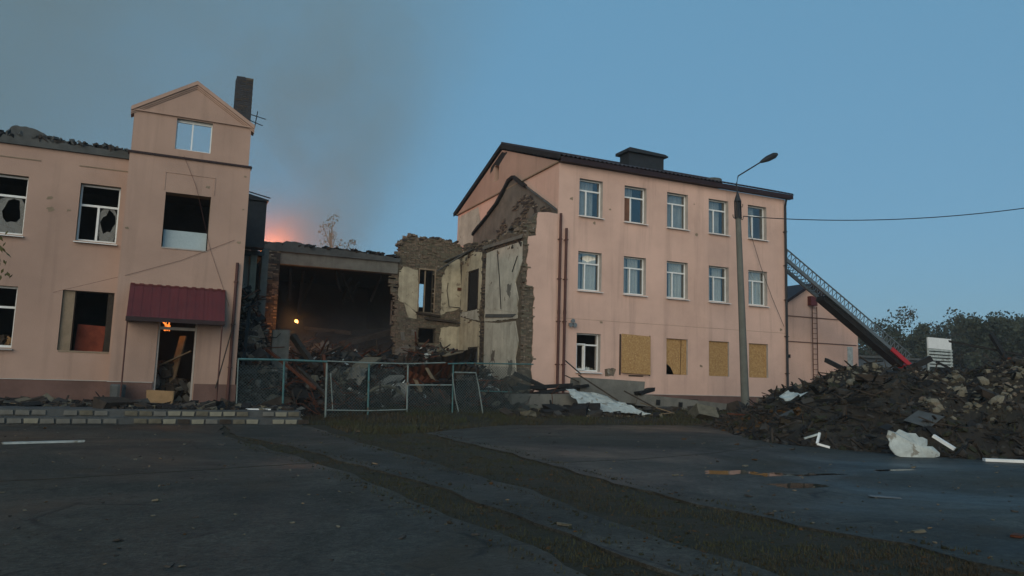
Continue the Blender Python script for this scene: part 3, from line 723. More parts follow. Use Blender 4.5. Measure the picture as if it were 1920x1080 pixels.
# stepped eave and corrugated roof
ov = .26
m = MB(); m.box(XG-.05,XE+.30,YR-ov,YR-.003,ZE+.01,ZE+.05); m.box(XG-.06,XE+.31,YR-ov-.03,YR-ov+.02,ZE+.0,ZE+.22); m.build('fascia', 'maroon_dark', blk)
m = MB(); n = int((XE+.5-XG+.1)/.06); sl = (ZRD-ZE)/(YRD-YR)
ze0 = ZE+.26 - 0*sl
def roof_side(y0, z0, y1, z1):
    vs = []; fs = []
    for k in range(n+1):
        x = XG-.10+(XE+.45-XG)*k/n; dz = .035*math.sin(k*math.pi/2+.4)
        sag = .05*nz(x,0,0,.35)
        vs += [(x,y0,z0+dz+sag),(x,y1,z1+dz+sag)]
    o = len(m.v)
    for k in range(n): fs.append((2*k,2*k+2,2*k+3,2*k+1))
    m.add(vs, fs)
    m.add([(v[0],v[1],v[2]-.02) for v in vs], [f[::-1] for f in fs])
    m.add([w_ for k in range(n+1) for w_ in (vs[2*k], (vs[2*k][0],vs[2*k][1],vs[2*k][2]-.02))], [(2*k,2*k+1,2*k+3,2*k+2) for k in range(n)])
roof_side(YR-ov-.06, ZE+.28, YRD, ZRD+.33); roof_side(YBK+.5, ZE+.20, YRD, ZRD+.33)
m.tube([(XG-.1,YRD,ZRD+.36),(XE+.5,YRD,ZRD+.36)],.09,8)
roof = m.build('roof', 'roofsheet', blk)
# charred barge boards along the gable
for (ya, za, yb, zb) in ((YR-.28,ZE+.19,YRD,ZRD+.21),(YBK+.45,ZE+.10,YRD,ZRD+.21)):
    m = MB(); m.beam((XG-.12,ya,za),(XG-.12,yb,zb),.05,.24); m.beam((XG+.1,ya,za-.02),(XG+.1,yb,zb-.02),.36,.05); m.build('barge_board', 'char', blk)
# rooftop chimney block with its tin cap, and a vent hump
m = MB(); m.box(22.15,24.45,33.7,34.6,12.6,14.0); ch = m.build('roof_chimney', 'metal_dark', blk)
m = MB(); m.prism([(21.98,14.02),(24.62,14.02),(24.62,14.08),(24.4,14.16),(22.1,14.24),(21.98,14.18)],33.5,34.8,'y'); m.build('chimney_cap', 'metal_dark', ch)
m = MB(); m.tube([(27.3,33,12.6),(27.3,33,13.02),(27.3,33,13.08)],[.55,.5,.3],14); m.build('roof_vent', 'concrete_dark', blk)
# hanging cable on the facade
m = MB(); a = at(1408,440,YR-.2); b = at(1470,612,YR-.12); m.tube([at(1404,400,YR-.1), a, (a*2+b)/3+Vector((-.05,0,-.15)), (a+b*2)/3+Vector((-.05,0,-.12)), b], .012, 5); m.build('cable', 'metal_dark', blk)
# cluster of three round horns on the wall
hs = thing('wall_speakers', 'cluster of three small round horn speakers beside the downpipes', 'speaker', tuple(at(1071,607,YR)))
for dx, dz in ((0,.13),(-.11,-.06),(.11,-.06)):
    c = at(1071,607,YR)+Vector((dx,-.08,dz)); m = MB(); m.tube([c+Vector((0,.08,0)),c+Vector((0,.0,0)),c+Vector((0,-.10,0))],[.03,.05,.10],12); m.build('horn', 'metal_grey', hs)
m = MB(); c = at(1071,607,YR); m.box(c.x-.14,c.x+.14,YR-.05,YR-.001,c.z-.03,c.z+.02); m.build('bracket', 'metal_dark', hs)

# ================================================================== RUIN BETWEEN THE WINGS
XC, YB = 14.07, 37.4
ruin = thing('ruined_wing', 'collapsed brick and plaster wing with burned-out hall between the two pink buildings', 'ruin', (10,36,.4))
rg = random.Random(33)
# scar of the former roof on the gable wall
def atg(px, py): p = atX(px, py, XG); return (p.y, p.z)
sc_top = [atg(*q) for q in ((1047,393),(1030,380),(1010,365),(990,350),(967,332),(958,340),(948,360),(936,382),(920,403),(905,422),(890,440))]
m = MB(); m.prism(sc_top + [(39.9,7.0),(29.52,7.0)], XG-.075, XG-.045, 'x'); m.build('roof_scar', 'scar', ruin)
m = MB()
for a, b in zip(sc_top[3:], sc_top[4:]): m.beam((XG-.14,a[0],a[1]),(XG-.14,b[0],b[1]),.20,.13,0,.25)
m.build('roof_flashing', 'char', ruin)
m = MB()
for a, b in zip(sc_top[:4], sc_top[1:5]): m.beam((XG-.12,a[0],a[1]),(XG-.12,b[0],b[1]),.12,.06,0,.3)
m.build('roof_flashing', 'concrete_dark', ruin)
# bricks showing through the scar
m = MB()
def smask(u, z): return z < 10.6 - .42*abs(u-33.2) + .35*nz(u, z, 0, 1.6) and nz(u, z, 4, 1.3) > -.16
bricks(m,'x',XG-.07,-1,29.7,39.5,7.2,11.2,smask,rg,(0,1,1,2,2),.03); stuff(m.build('brickwork', ['brick','brick_soot','mortar'], ruin))
# pink stub of the old front wall, brick showing on its broken edge
def edge_x(z):   # left broken edge of pink plaster
    return 14.15 + (.36 if z <= 5.6 else 0) + (.42 if z > 7.85 else 0) - (.0) + .10*nz(z,0,0,2.3) + .05*nz(z,3,0,7)
stub = [(15.62,.5)] ; zz = .5
edge = []
while zz < 8.75: edge.append((edge_x(zz) if zz > .9 else 14.9, zz)); zz += .09
m = MB(); m.prism(edge + [(14.62,8.93),(15.1,9.0),(15.62,8.98),(15.62,.5)], YR-.03, YR+.02, 'y'); m.build('front_plaster', 'pink', ruin)
core = []
zz = .5
while zz < 8.3: core.append((XC + .02 + .05*nz(zz,8,0,3), zz)); zz += .12
m = MB(); m.prism(core + [(14.3,8.6),(14.7,8.98),(15.58,8.98),(15.58,.5)], YR+.022, YR+.48, 'y'); m.build('front_wall_core', 'mortar', ruin)
m = MB()
bricks(m,'y',YR+.022,-1,13.95,15.0,.6,8.9,lambda u,z: u < edge_x(z)+.03 and u > XC-.10+.13*nz(z,1,0,4) and z < 8.3+.8*(u-14),rg,(0,0,1,2,2),.08)
bricks(m,'x',XC+.03,-1,YR+.0,YR+.62,.6,8.6,lambda u,z: u < YR+.42+.18*nz(z,5,0,3),rg,(0,0,1,2,2),.08)
stuff(m.build('brickwork', ['brick','stone','mortar'], ruin))
# cross wall: grey painted in front, cream behind, doorways on two floors
m = MB(); m.prism([(YR+.485,.4),(YR+.485,7.9),(31.5,8.3),(33,8.1),(34.2,7.95),(35.5,8.3),(36.6,8.6),(37.35,8.6),(37.35,.4)], XC+.03, XC+.45, 'x'); m.build('cross_wall_core', 'mortar', ruin)
def yz(*pts): return [(p.y, p.z) for p in (atX(a, b, XC) for a, b in pts)]
gp = yz((980,452),(950,462),(930,468),(913,475),(911,520),(910,578),(935,581),(966,586),(972,560),(966,530),(976,500),(984,480))
m = MB(); m.prism(gp, XC-.02, XC+.029, 'x'); m.build('plaster_patch', 'greyplaster', ruin)
gp = yz((909,604),(935,606),(966,602),(972,640),(966,672),(968,700),(935,712),(907,700))
m = MB(); m.prism(gp, XC-.02, XC+.029, 'x'); m.build('plaster_patch', 'greyplaster', ruin)
a, b = atX(907,592,XC), atX(968,592,XC); m = MB(); m.beam((XC-.01,a.y,a.z),(XC-.01,b.y,b.z),.05,.16,0,.2); m.build('floor_band', 'concrete_dark', ruin)
m = MB(); m.prism(rough_poly([(34.7,4.36),(37.33,4.72),(37.33,4.94),(34.7,4.94)],.05,4), XC-.012, XC+.029, 'x'); m.build('plaster_patch', 'greyplaster', ruin)
m = MB(); m.prism(rough_poly([(30.2,4.2),(34.0,4.25),(34.0,4.95),(30.2,4.75)],.06,9), XC-.008, XC+.029, 'x'); m.build('plaster_patch', 'greyplaster', ruin)
for k, (px, py, r_) in enumerate(((955,545,.22),(925,668,.22),(957,690,.26))):
    c = atX(px,py,XC); m = MB(); m.prism(rough_poly(blob(c.y,c.z,r_,r_*1.3,500+k,16,.6),.05,k), XC-.024, XC+.0, 'x'); m.build('plaster_peel', ['concrete','scar','concrete'][k%3], ruin)
m = MB(); a, b = atX(909,469,XC), atX(985,446,XC); m.beam((XC-.05,a.y,a.z+.1),(XC-.05,b.y,b.z+.1),.10,.16,0,.1); m.build('ceiling_edge', 'concrete', ruin)
m = MB()
for pts in (((934,470),(938,520),(941,580)),((972,480),(962,510))): m.tube([atX(px,py,XC)+Vector((-.05,0,0)) for px,py in pts],.02,5)
m.build('cable', 'char', ruin)
# cream part with its two door openings (upper and lower) towards the back
for (z0, z1, d0, d1, dz) in ((4.95,7.9,34.95,36.2,6.95),(.4,4.35,34.75,35.9,3.0)):
    m = MB(); m.prism([(34.6,z0),(34.6,z1-.1),(37.33,z1+.35),(37.33,z0),(d1,z0),(d1,dz),(d0,dz),(d0,z0)], XC-.02, XC+.029, 'x'); m.build('plaster_patch', 'cream', ruin)
    m = MB(); m.box(XC-.008,XC+.028,d0+.02,d1-.02,z0,dz-.02); m.build('door_dark_panel', 'soot', ruin)  # flat dark panel paints the shade of the open doorway
    m = MB(); m.box(XC-.05,XC+.0,d0-.06,d0,z0,dz+.06); m.box(XC-.05,XC+.0,d1,d1+.06,z0,dz+.06); m.box(XC-.05,XC+.0,d0,d1,dz,dz+.06); m.build('door_frame', 'wood_dark', ruin)
m = MB(); bricks(m,'x',XC+.02,-1,34.0,34.62,.6,8.3,lambda u,z: abs(u-34.3)<.2+.12*nz(z,2,0,3) or z>7.7,rg,(0,0,1,1,2),.05)
bricks(m,'x',XC+.02,-1,30,37.3,7.5,8.9,lambda u,z: z > 7.75+.2*nz(u,0,0,1.1) and z < 8.15+.35*nz(u,6,0,1.4)+.12*(u-33),rg,(0,1,1,2,2),.2)
bricks(m,'x',XC+.02,-1,34,37.3,4.3,5.0,lambda u,z: nz(u,z,9,2)>-.1,rg,(0,1,2,2,2),.04); stuff(m.build('brickwork', ['brick','brick_soot','mortar'], ruin))
# masonry left between the cross wall and the gable
m = MB()
for k in range(420):
    y = rg.uniform(29.8,38.5); x = rg.uniform(XC+.1,XG-.15); zt = 8.2 + .5*nz(x,y,0,.8) + (1.0*smooth(XC,XG,x))*smooth(39,32,y)
    m.chunk((x,y,rg.uniform(7.4,zt)),(rg.uniform(.08,.22),rg.uniform(.06,.16),rg.uniform(.04,.1)),rg.choice((0,0,1,2,3)),rg,.7)
stuff(m.build('masonry_rubble', ['brick','brick_soot','stone_dark','mortar'], ruin))
m = MB(); m.box(XC+.46,XG-.1,YR+.5,37.3,7.2,7.45); m.build('floor_slab', 'concrete_dark', ruin)
# rear wall with two openings and patches of cream plaster
def topz(x): return 8.72 + .16*nz(x,0,0,1.3) + .14*nz(x,5,0,4.5) - .55*smooth(11.1,10.4,x) - .1*smooth(13.2,14,x)
def leftx(z): return 10.42 + .16*nz(z,2,0,1.5) + .10*nz(z,7,0,5) - .25*smooth(5,6.5,z)*smooth(7.6,6.6,z) + .25*smooth(7.8,8.6,z)
w_ops = [(11.72,12.55,4.85,7.05),(11.80,12.75,3.25,4.0),(11.90,12.72,1.7,2.92)]
m = MB(); xs = [10.55,11.72,11.80,11.90,12.55,12.72,12.75,14.07]
wall(m, 10.62, 14.07, .4, 8.4, YB+.002, YB+.42, w_ops, 0, 1); m.build('rear_wall_core', ['mortar','mortar'], ruin)
patches = []
m = MB()
def in_op(u, z, g=.0): return any(a-g < u < b+g and c-g < z < d+g for a,b,c,d in w_ops)
def inpoly(p, poly):
    c = False; j = len(poly)-1
    for i in range(len(poly)):
        if ((poly[i][1] > p[1]) != (poly[j][1] > p[1])) and p[0] < (poly[j][0]-poly[i][0])*(p[1]-poly[i][1])/(poly[j][1]-poly[i][1]+1e-12)+poly[i][0]: c = not c
        j = i
    return c
def xz(*pts): return [(p.x, p.z) for p in (at(a, b, YB) for a, b in pts)]
P = [('cream', xz((748,508),(757,500),(783,506),(785,560),(783,587),(760,570),(746,562))),
     ('cream', xz((757,566),(783,590),(784,584),(780,598),(765,596))),
     ('cream', xz((828,520),(845,485),(862,487),(864,535),(863,578),(842,585),(826,590))),
     ('cream', xz((826,615),(843,613),(862,612),(864,680),(850,700),(830,672),(822,662))),
     ('concrete', xz((740,655),(760,647),(782,650),(784,672),(778,700),(742,700))),
     ('concrete', xz((751,622),(757,622),(759,640),(752,638))), ('concrete', xz((771,618),(779,620),(777,630),(770,627)))]
for k, (mt, pl) in enumerate(P):
    rp = rough_poly(pl, .07, k*3); patches.append(rp); q = MB(); q.prism(rp, YB-.045, YB-.002, 'y'); q.build('plaster_patch', mt, ruin)
def rmask(u, z):
    if z > topz(u) or u < leftx(z) or in_op(u, z, .03): return False
    if any(inpoly((u,z), p) for p in patches): return False
    return True
bricks(m,'y',YB,-1,10.1,14.05,.5,9.1,rmask,rg,(0,0,0,1,1,2),.16); stuff(m.build('brickwork', ['brick','stone','mortar'], ruin))
m = MB(); m.box(11.75,12.2,39.6,39.8,.4,8.1); m.box(12.75,15.5,39.6,39.8,.4,8.1); m.box(12.2,12.75,39.6,39.8,.4,5.3); m.box(12.2,12.75,39.6,39.8,6.6,8.1); m.build('dark_backing_wall', 'soot', ruin)  # added behind the openings to darken them; the gap passes a little sky
m = MB()
for (a,b,c,d) in w_ops[:1]: m.box(a-.05,a,YB-.08,YB+.2,c,d); m.box(b,b+.05,YB-.08,YB+.2,c,d); m.box(a-.05,b+.05,YB-.08,YB+.2,d,d+.07); m.box(a+.3,a+.36,YB+.02,YB+.08,c,d)
m.build('window_frame', 'reveal', ruin)
m = MB(); m.beam((11.6,YB-.1,4.78),(12.9,YB-.12,4.66),.25,.10,0,.1); m.beam((11.7,YB-.1,3.1),(12.8,YB-.15,3.02),.2,.12,0,.1); m.beam((12.2,YB-.15,4.5),(13.9,YB-.1,4.4),.2,.1,0,.2); m.build('broken_lintel', 'wood_dark', ruin)
m = MB(); pts = [at(838,545,YB-.09),at(840,530,YB-.09),at(842,575,YB-.09),at(862,577,YB-.09)]; m.tube([pts[1],pts[0],pts[2],pts[3]],.02,5); m.build('conduit', 'wood_dark', ruin)
m = MB()
for px in (862,): c = at(862,543,YB-.1); m.box(c.x-.12,c.x+.1,YB-.12,YB-.05,c.z-.05,c.z+.1)
m.build('socket_box', 'rust', ruin)
# fallen board slanting off the top of the wall
m = MB(); m.beam(at(835,492,YB-.3),at(905,462,35.6),.5,.04,0,.05); m.beam(at(820,508,YB-.3),at(880,470,36),.1,.05); m.build('fallen_board', 'concrete_dark', ruin)
m = MB()
for k in range(90):
    x = rg.uniform(10.5,14); m.chunk((x,YB+rg.uniform(-.05,.4),topz(x)+rg.uniform(-.1,.08)),(.13,.07,.05),rg.choice((0,0,1)),rg,.6)
stuff(m.build('loose_bricks', ['brick','brick_soot'], ruin))
# burned hall: pier, beam, charred roof edge, black inner walls
m = MB(); m.box(4.0,4.66,YB-.25,YB+.35,.4,7.15); m.build('pier', 'brick_soot', ruin)
m = MB(); bricks(m,'y',YB-.25,-1,4.0,4.66,.5,7.2,lambda u,z: True,rg,(0,0,1,2),.05); stuff(m.build('brickwork', ['brick_soot','brick','mortar'], ruin))
m = MB(); m.box(4.67,10.5,YB-.18,YB+.3,6.70,7.28); m.build('beam', 'concrete', ruin)
m = MB(); top = []; x = 3.9
while x < 10.6: top.append((x, 7.62 + .10*nz(x,0,0,1) + .07*nz(x,3,0,5) + .18*math.exp(-((x-5.1)/.9)**2) - .10*smooth(7,10.5,x))); x += .1
m.prism([(3.9,7.282),(10.55,7.282)]+top[::-1], YB-.30, YB+.8, 'y'); m.build('charred_roof_edge', 'concrete_dark', ruin)
m = MB()
for k in range(160): m.chunk((rg.uniform(3.9,10.5),YB-.25+rg.random(),7.58+rg.uniform(0,.12)),(rg.uniform(.05,.25),.08,.04),rg.choice((0,1)),rg,.8)
stuff(m.build('roof_debris', ['char','brick_soot'], ruin))
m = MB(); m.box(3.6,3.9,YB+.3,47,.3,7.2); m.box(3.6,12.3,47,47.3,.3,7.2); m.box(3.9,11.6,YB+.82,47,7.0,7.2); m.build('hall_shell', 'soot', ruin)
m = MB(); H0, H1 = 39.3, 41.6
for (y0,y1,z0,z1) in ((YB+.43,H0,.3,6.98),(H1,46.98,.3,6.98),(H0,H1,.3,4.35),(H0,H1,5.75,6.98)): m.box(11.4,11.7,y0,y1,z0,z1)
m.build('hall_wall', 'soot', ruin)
m = MB(); m.box(11.42,11.5,H0,H0+.1,4.35,5.75); m.box(11.42,11.5,H1-.1,H1,4.35,5.75); m.box(11.42,11.5,H0+.1,H1-.1,4.35,4.45); m.box(11.42,11.5,H0+.1,H1-.1,5.65,5.75); m.box(11.43,11.49,40.6,40.7,4.45,5.65); m.build('window_frame', 'reveal_grey', ruin)
m = MB(); m.box(11.52,11.56,H0+.05,40.65,4.4,5.7); m.build('window_backing', 'pink', ruin)  # added pink panel stands in for the bright wall seen through this window

# ================================================================== RUBBLE IN THE RUIN
def mid_h(x, y):
    z = gz(x, y)
    k = smooth(26.6, 33, y)
    hx = 4.0*math.exp(-((x-3.0)/1.05)**2) + 1.55*math.exp(-((x-6.3)/1.9)**2) + 1.1*math.exp(-((x-9.2)/1.4)**2) + 1.9*math.exp(-((x-11.9)/1.25)**2)
    hx *= (1 + .35*nz(x,y,0,.5))
    z += hx*k*.9 + .35*k
    z += smooth(36.5, 41, y)*smooth(12.5, 9, x)*.9
    return z + (.22*nz(x,y,0,1.1) + .14*nz(x,y,3,2.6))*smooth(25.8,28,y)
mb = MB(); nxr, nyr = 92, 110
for j in range(nyr+1):
    for i in range(nxr+1):
        x = 2.2 + 11.8*i/nxr; y = 25.9 + 20.5*j/nyr; z = mid_h(x,y)
        e = min(1, j/6)*1.0; mb.v.append((x, y, z*e + (gz(x,y)-.05)*(1-e) + .05*nz(x,y,9,6)))
for j in range(nyr):
    for i in range(nxr):
        a = j*(nxr+1)+i; mb.f.append((a,a+1,a+2+nxr,a+1+nxr)); mb.m.append(0)
rub = thing('collapsed_rubble', 'dark mound of bricks, charred timber and broken concrete behind the fence', 'rubble', (8,31,.5))
stuff(mb.build('rubble_mound', 'soot', rub))
m = MB(); rg = random.Random(90)
for k in range(15000):
    y = 26.3 + 14.5*rg.random()**1.3; x = rg.uniform(2.3, 13.9); z = mid_h(x,y)
    s = rg.lognormvariate(-2.75, .55); t = rg.random()
    pale = nz(x,y,4,.6)
    mi = rg.choice((0,0,0,1,1,2,3) if pale < .12 else (0,0,1,3,3,4,5))
    if x < 4.6 and y > 29: mi = rg.choice((1,1,0,6,6))
    elif rg.random() < .035: mi = 8
    if t < .80: m.chunk((x,y,z+s*.3), (s*1.1,s*.65,s*.42), mi, rg, 1.6)
    elif t < .93: m.rock((x,y,z+s*.3), s, mi, rg)
    else:
        a = Vector((rg.gauss(0,1),rg.gauss(0,1),rg.gauss(0,.45))).normalized()*rg.uniform(.3,.9); c = Vector((x,y,z+.1)); m.beam(c-a, c+a, .07, .035, rg.choice((0,2,2,7)), .1)
stuff(m.build('rubble_pieces', ['char','brick_soot','wood_dark','stone_dark','stone','concrete','brick','rust','white_dirty'], rub))
# big pieces one can pick out
def part_beam(name, p, q, w, h, mt, parent=rub, jit=.05):
    m = MB(); m.beam(p, q, w, h, 0, jit); return m.build(name, mt, parent)
part_beam('concrete_post', at(527,620,30.5), at(520,722,30.5), .62, .40, 'concrete')
part_beam('timber', at(549,630,31.5), at(590,688,30.2), .24, .2, 'wood_dark'); part_beam('timber', at(500,655,29), at(592,728,27.3), .12,.10,'rust')
part_beam('timber', at(600,668,32), at(640,650,33), .16,.1,'wood_dark')
part_beam('timber', at(606,665,30), at(612,705,29.5), .12,.1,'rust'); part_beam('timber', at(455,690,28.5), at(470,560,33), .12,.1,'char')
part_beam('timber', at(620,715,27.5), at(650,765,26.6), .12,.08,'wood_dark'); part_beam('timber', at(560,690,29), at(612,742,27), .14,.08,'wood_dark')
for (p, q, w, h, mt) in ((at(640,645,38),at(735,622,39.5),.5,.25,'wood_dark'),(at(590,628,40),at(740,618,41.5),.35,.25,'char'),(at(655,668,36.5),at(740,640,38),.3,.2,'char'),(at(570,615,41),at(660,625,40),.4,.2,'wood_dark')):
    part_beam('fallen_girder', p, q, w, h, mt)
for k in range(9):
    x = 5.0+.7*k+rg.uniform(-.2,.2); y = rg.uniform(39.5,44); part_beam('hanging_joist', (x,y,6.95), (x+rg.uniform(-.9,.9),y+rg.uniform(-.5,.5),rg.uniform(4.6,6.0)), .14, .12, 'char')
part_beam('concrete_slab', at(700,735,28.2), at(745,705,28.6), .9, .10, 'concrete'); part_beam('concrete_slab', at(660,700,29.5), at(700,672,30.5), .8, .12, 'stone')
part_beam('concrete_slab', at(750,760,27), at(756,722,27.4), .5, .35, 'concrete')
# rusty roofing sheets tipped on the heap
for k, (px, py, Y, sx, sz, rx, ry) in enumerate(((800,700,29.3,1.0,.55,-.9,-.18),(845,676,30.5,1.1,.45,-.9,-.25),(790,725,28.6,.8,.5,-.7,.3),(835,735,28.2,.9,.5,-.6,-.1),(870,700,29.6,.7,.4,-.8,.2))):
    m = MB(); n = 26; c = at(px,py,Y); rot = Matrix.Rotation(ry,3,'Y') @ Matrix.Rotation(-rx,3,'X'); vs = []
    for i in range(n+1):
        t = -1+2*i/n
        for s in (-1, 1): vs.append(c + rot @ Vector((t*sx, .03*math.sin(i*1.57), s*sz)))
    m.add(vs, [(2*i,2*i+2,2*i+3,2*i+1) for i in range(n)]); m.add([v+rot@Vector((0,.02,0)) for v in vs], [(2*i+1,2*i+3,2*i+2,2*i) for i in range(n)])
    m.build('roofing_sheet', ['rust','wood_dark','rust','char','wood_dark'][k], rub)
for p, q in ((at(800,690,28.9),at(818,722,28.4)),(at(775,705,28.6),at(790,735,28)),(at(832,668,29),at(866,660,29.6))): part_beam('plank', p, q, .16, .04, 'wood')
m = MB()
for k in range(380):   # bent rods and wires
    x = rg.uniform(2.6,13.6); y = 25.6+5.2*rg.random()**1.6; p0 = Vector((x,y,mid_h(x,y)+.02)); d = Vector((rg.gauss(0,1),rg.gauss(0,.5),rg.uniform(-.1,1))).normalized(); pts = [p0]
    for j in range(5): d = (d+Vector((rg.gauss(0,.4),rg.gauss(0,.3),rg.gauss(-.12,.35)))).normalized(); pts.append(pts[-1]+d*rg.uniform(.12,.32))
    m.tube(pts, rg.choice((.008,.012,.016)), 4, rg.choice((0,0,1)))
stuff(m.build('bent_rods', ['char','rust'], rub))
# crumpled pale sheet by the fence with a dark tyre-like hollow
def crumple(name, pts, Yf, mt, parent=None, seed=0, amp=.10, nn=12):
    """quad patch through four corners, crumpled"""
    a, b, c, d = [Vector(p) for p in pts]; m = MB()
    for j in range(nn+1):
        for i in range(nn+1):
            u, v = i/nn, j/nn; p = (a*(1-u)+b*u)*(1-v)+(d*(1-u)+c*u)*v
            w = amp*(nz(p.x*2.2,p.y*2.2+p.z*2.2,seed)+.5*nz(p.x*5,p.z*5+p.y*5,seed+3))
            ed = 1 if 0 < i < nn and 0 < j < nn else 1.6
            m.v.append(tuple(p+Vector((w*.5*ed, -w, w*.9*ed))))
    for j in range(nn):
        for i in range(nn): q = j*(nn+1)+i; m.f.append((q,q+1,q+2+nn,q+1+nn)); m.m.append(0)
    n0 = len(m.v); m.add([(v[0],v[1]+.012,v[2]-.012) for v in m.v], [f[::-1] for f in m.f])
    return m.build(name, mt, parent, False)
crumple('crumpled_sheet', (at(735,738,27.2),at(765,740,27.0),at(760,712,27.6),at(738,716,27.6)), 0, 'white_dirty', rub, 3, .18)
crumple('crumpled_sheet', (at(655,712,28.2),at(680,715,28.1),at(690,690,28.6),at(652,695,28.6)), 0, 'concrete', rub, 5, .2)
m = MB()
ring = [Vector((5.75+.55*0,0,0))]
c = at(722,748,26.6); pts = [c+Vector((.72*math.cos(t),.1*math.sin(t*2),.50*math.sin(t)-.05)) for t in [math.pi*k/14 for k in range(15)]]
m.tube(pts,.07,6); m.build('bent_pipe', 'stone', rub)

# ================================================================== FENCE
fence = thing('wire_mesh_fence', 'buckled turquoise tube-frame fence with wire mesh in front of the rubble', 'fence', (6,25,.35))
YF = 25.0
def fz(x): return gz(x,YF)
posts = [(447,672,748,'fence_white',.02),(533,676,762,'fence_paint',.035),(613,680,772,'fence_white',.035),(692,682,774,'fence_paint',.035),(765,682,774,'fence_white',.032),(850,682,776,'fence_paint',.030)]
tops = []
for k, (px, y0, y1, mt, r_) in enumerate(posts):
    a = at(px,y0,YF); b = at(px-2,y1,YF); b.z = fz(b.x)-.1; m = MB(); m.tube([b, a], r_, 8); m.build('post', mt, fence); tops.append(a)
def rail(pts, r_, mt): m = MB(); m.tube(pts, r_, 7); return m.build('rail', mt, fence)
rail([tops[0]+Vector((0,-.01,-.02)), tops[1]+Vector((0,-.04,.02)), at(613,678,YF)+Vector((0,-.04,0))], .035, 'fence_paint')
rail([at(613,677,YF)+Vector((.01,-.04,0)), tops[3]+Vector((0,-.04,.03)), tops[4]+Vector((0,-.04,.0)), at(835,680,YF)], .022, 'fence_white')
rail([at(840,682,YF-.05), at(880,681,YF), at(1000,683,YF)], .025, 'fence_paint')
rail([at(613,769,YF-.04), at(692,770,YF-.04), at(763,768,YF-.04)], .022, 'fence_white')
rail([at(766,722,YF-.04), at(848,722,YF-.04)], .026, 'fence_white')
rail([at(852,698,YF-.04), at(892,699,YF-.04), at(897,722,YF-.05), at(906,779,YF-.1)], .026, 'fence_white')
rail([at(900,733,YF+.05), at(960,735,YF+.05)], .018, 'fence_paint')
rail([at(848,700,YF-.05), at(854,748,YF-.1), at(860,772,YF-.15)], .02, 'fence_white')
rail([at(893,660,YF+.6), at(893,775,YF+.4)], .016, 'metal_dark'); rail([at(620,700,YF-.03), at(624,770,YF-.05)], .018, 'fence_white')
def mesh_panel(x0, x1, z0, z1, y, sp=.10, w=.008):
    m = MB(); H = z1-z0; n = int((x1-x0+H)/sp)
    for k in range(n):
        for s in (0, 1):
            a = x0 + k*sp - (H if s == 0 else 0); p = [(a, z0), (a+H, z1)] if s == 0 else [(a, z0), (a-H, z1)]
            (xa, za), (xb, zb) = p; L = abs(xb-xa)
            def cl(X): return za + (zb-za)*(X-xa)/(xb-xa)
            lo, hi = max(min(xa,xb),x0), min(max(xa,xb),x1)
            if hi-lo < .05: continue
            dy = .05*nz(lo,k*.1)
            m.tube([(lo,y+dy,cl(lo)),((lo+hi)/2,y+.08*nz(k*.2,s),(cl(lo)+cl(hi))/2),(hi,y-dy,cl(hi))], w, 3, 0, False)
    return stuff(m.build('wire_mesh', 'wire', fence))
mesh_panel(tops[2].x+.05, tops[3].x-.05, fz(5)+.0, 1.75, YF+.03); mesh_panel(tops[3].x+.05, tops[4].x-.05, fz(6.5), 1.75, YF+.03)
mesh_panel(tops[4].x+.05, tops[5].x-.05, fz(8)-.02, 1.20, YF+.03); mesh_panel(tops[5].x+.1, 10.2, fz(9)-.05, 1.6, YF-.06, .10, .010); mesh_panel(10.25, 12.3, fz(11)-.05, 1.95, YF+.1)
mesh_panel(tops[0].x+.05, tops[1].x-.05, .42, 1.7, YF+.03)

# ================================================================== CONCRETE PIECES, SHEETS AND PLANKS BY THE RIGHT BLOCK
def single(name, label, cat, fn, mt, group=None):
    m = MB(); fn(m); return tag(m.build(name, mt), label, cat, group)
def rotz(a, b=0, c=0): return Matrix.Rotation(a,3,'Z') @ Matrix.Rotation(b,3,'Y') @ Matrix.Rotation(c,3,'X')
single('concrete_block', 'large weathered concrete block lying below the loose chipboard sheet', 'concrete block', lambda m: m.obox((16.75,26.9,1.15),(1.55,.42,.46),rotz(.02,.03),0,.03), 'concrete')
single('concrete_beam', 'long grey concrete beam with square sockets lying in front of the plinth', 'concrete beam', lambda m: (m.obox((20.6,26.6,.62),(2.7,.25,.24),rotz(-.02,.075),0,.02), [m.obox((18.9+1.15*k,26.345,.72-.086*k),(.10,.012,.11),rotz(0,.07),1) for k in range(4)]), ['concrete','char'])
single('concrete_beam', 'shorter concrete beam on the grass left of the white sheet, under charred timber', 'concrete beam', lambda m: m.obox((13.5,26.3,.72),(1.55,.3,.26),rotz(.03,-.02),0,.04), 'concrete')
for k, (a, b, w, h, lab) in enumerate((((965,700,27.5),(1025,728,26.6),.30,.16,'charred beam leaning down from the broken pink wall edge'),
        ((960,728,26.4),(1070,722,26.4),.35,.14,'black charred beam lying across the shorter concrete beam'),
        ((1005,738,26.2),(1100,722,26.5),.40,.10,'charred board heaped beside the large concrete block'),
        ((970,720,26.8),(1040,738,26.2),.28,.12,'burnt timber crossing the other charred beams by the wall'),
        ((1195,738,26.4),(1222,730,26.8),.3,.16,'stubby charred timber end at the right of the concrete block'))):
    single('charred_timber', lab, 'timber', lambda m: m.beam(at(*a), at(*b), w, h, 0, .12), 'char', 'charred timbers by the pink wall')
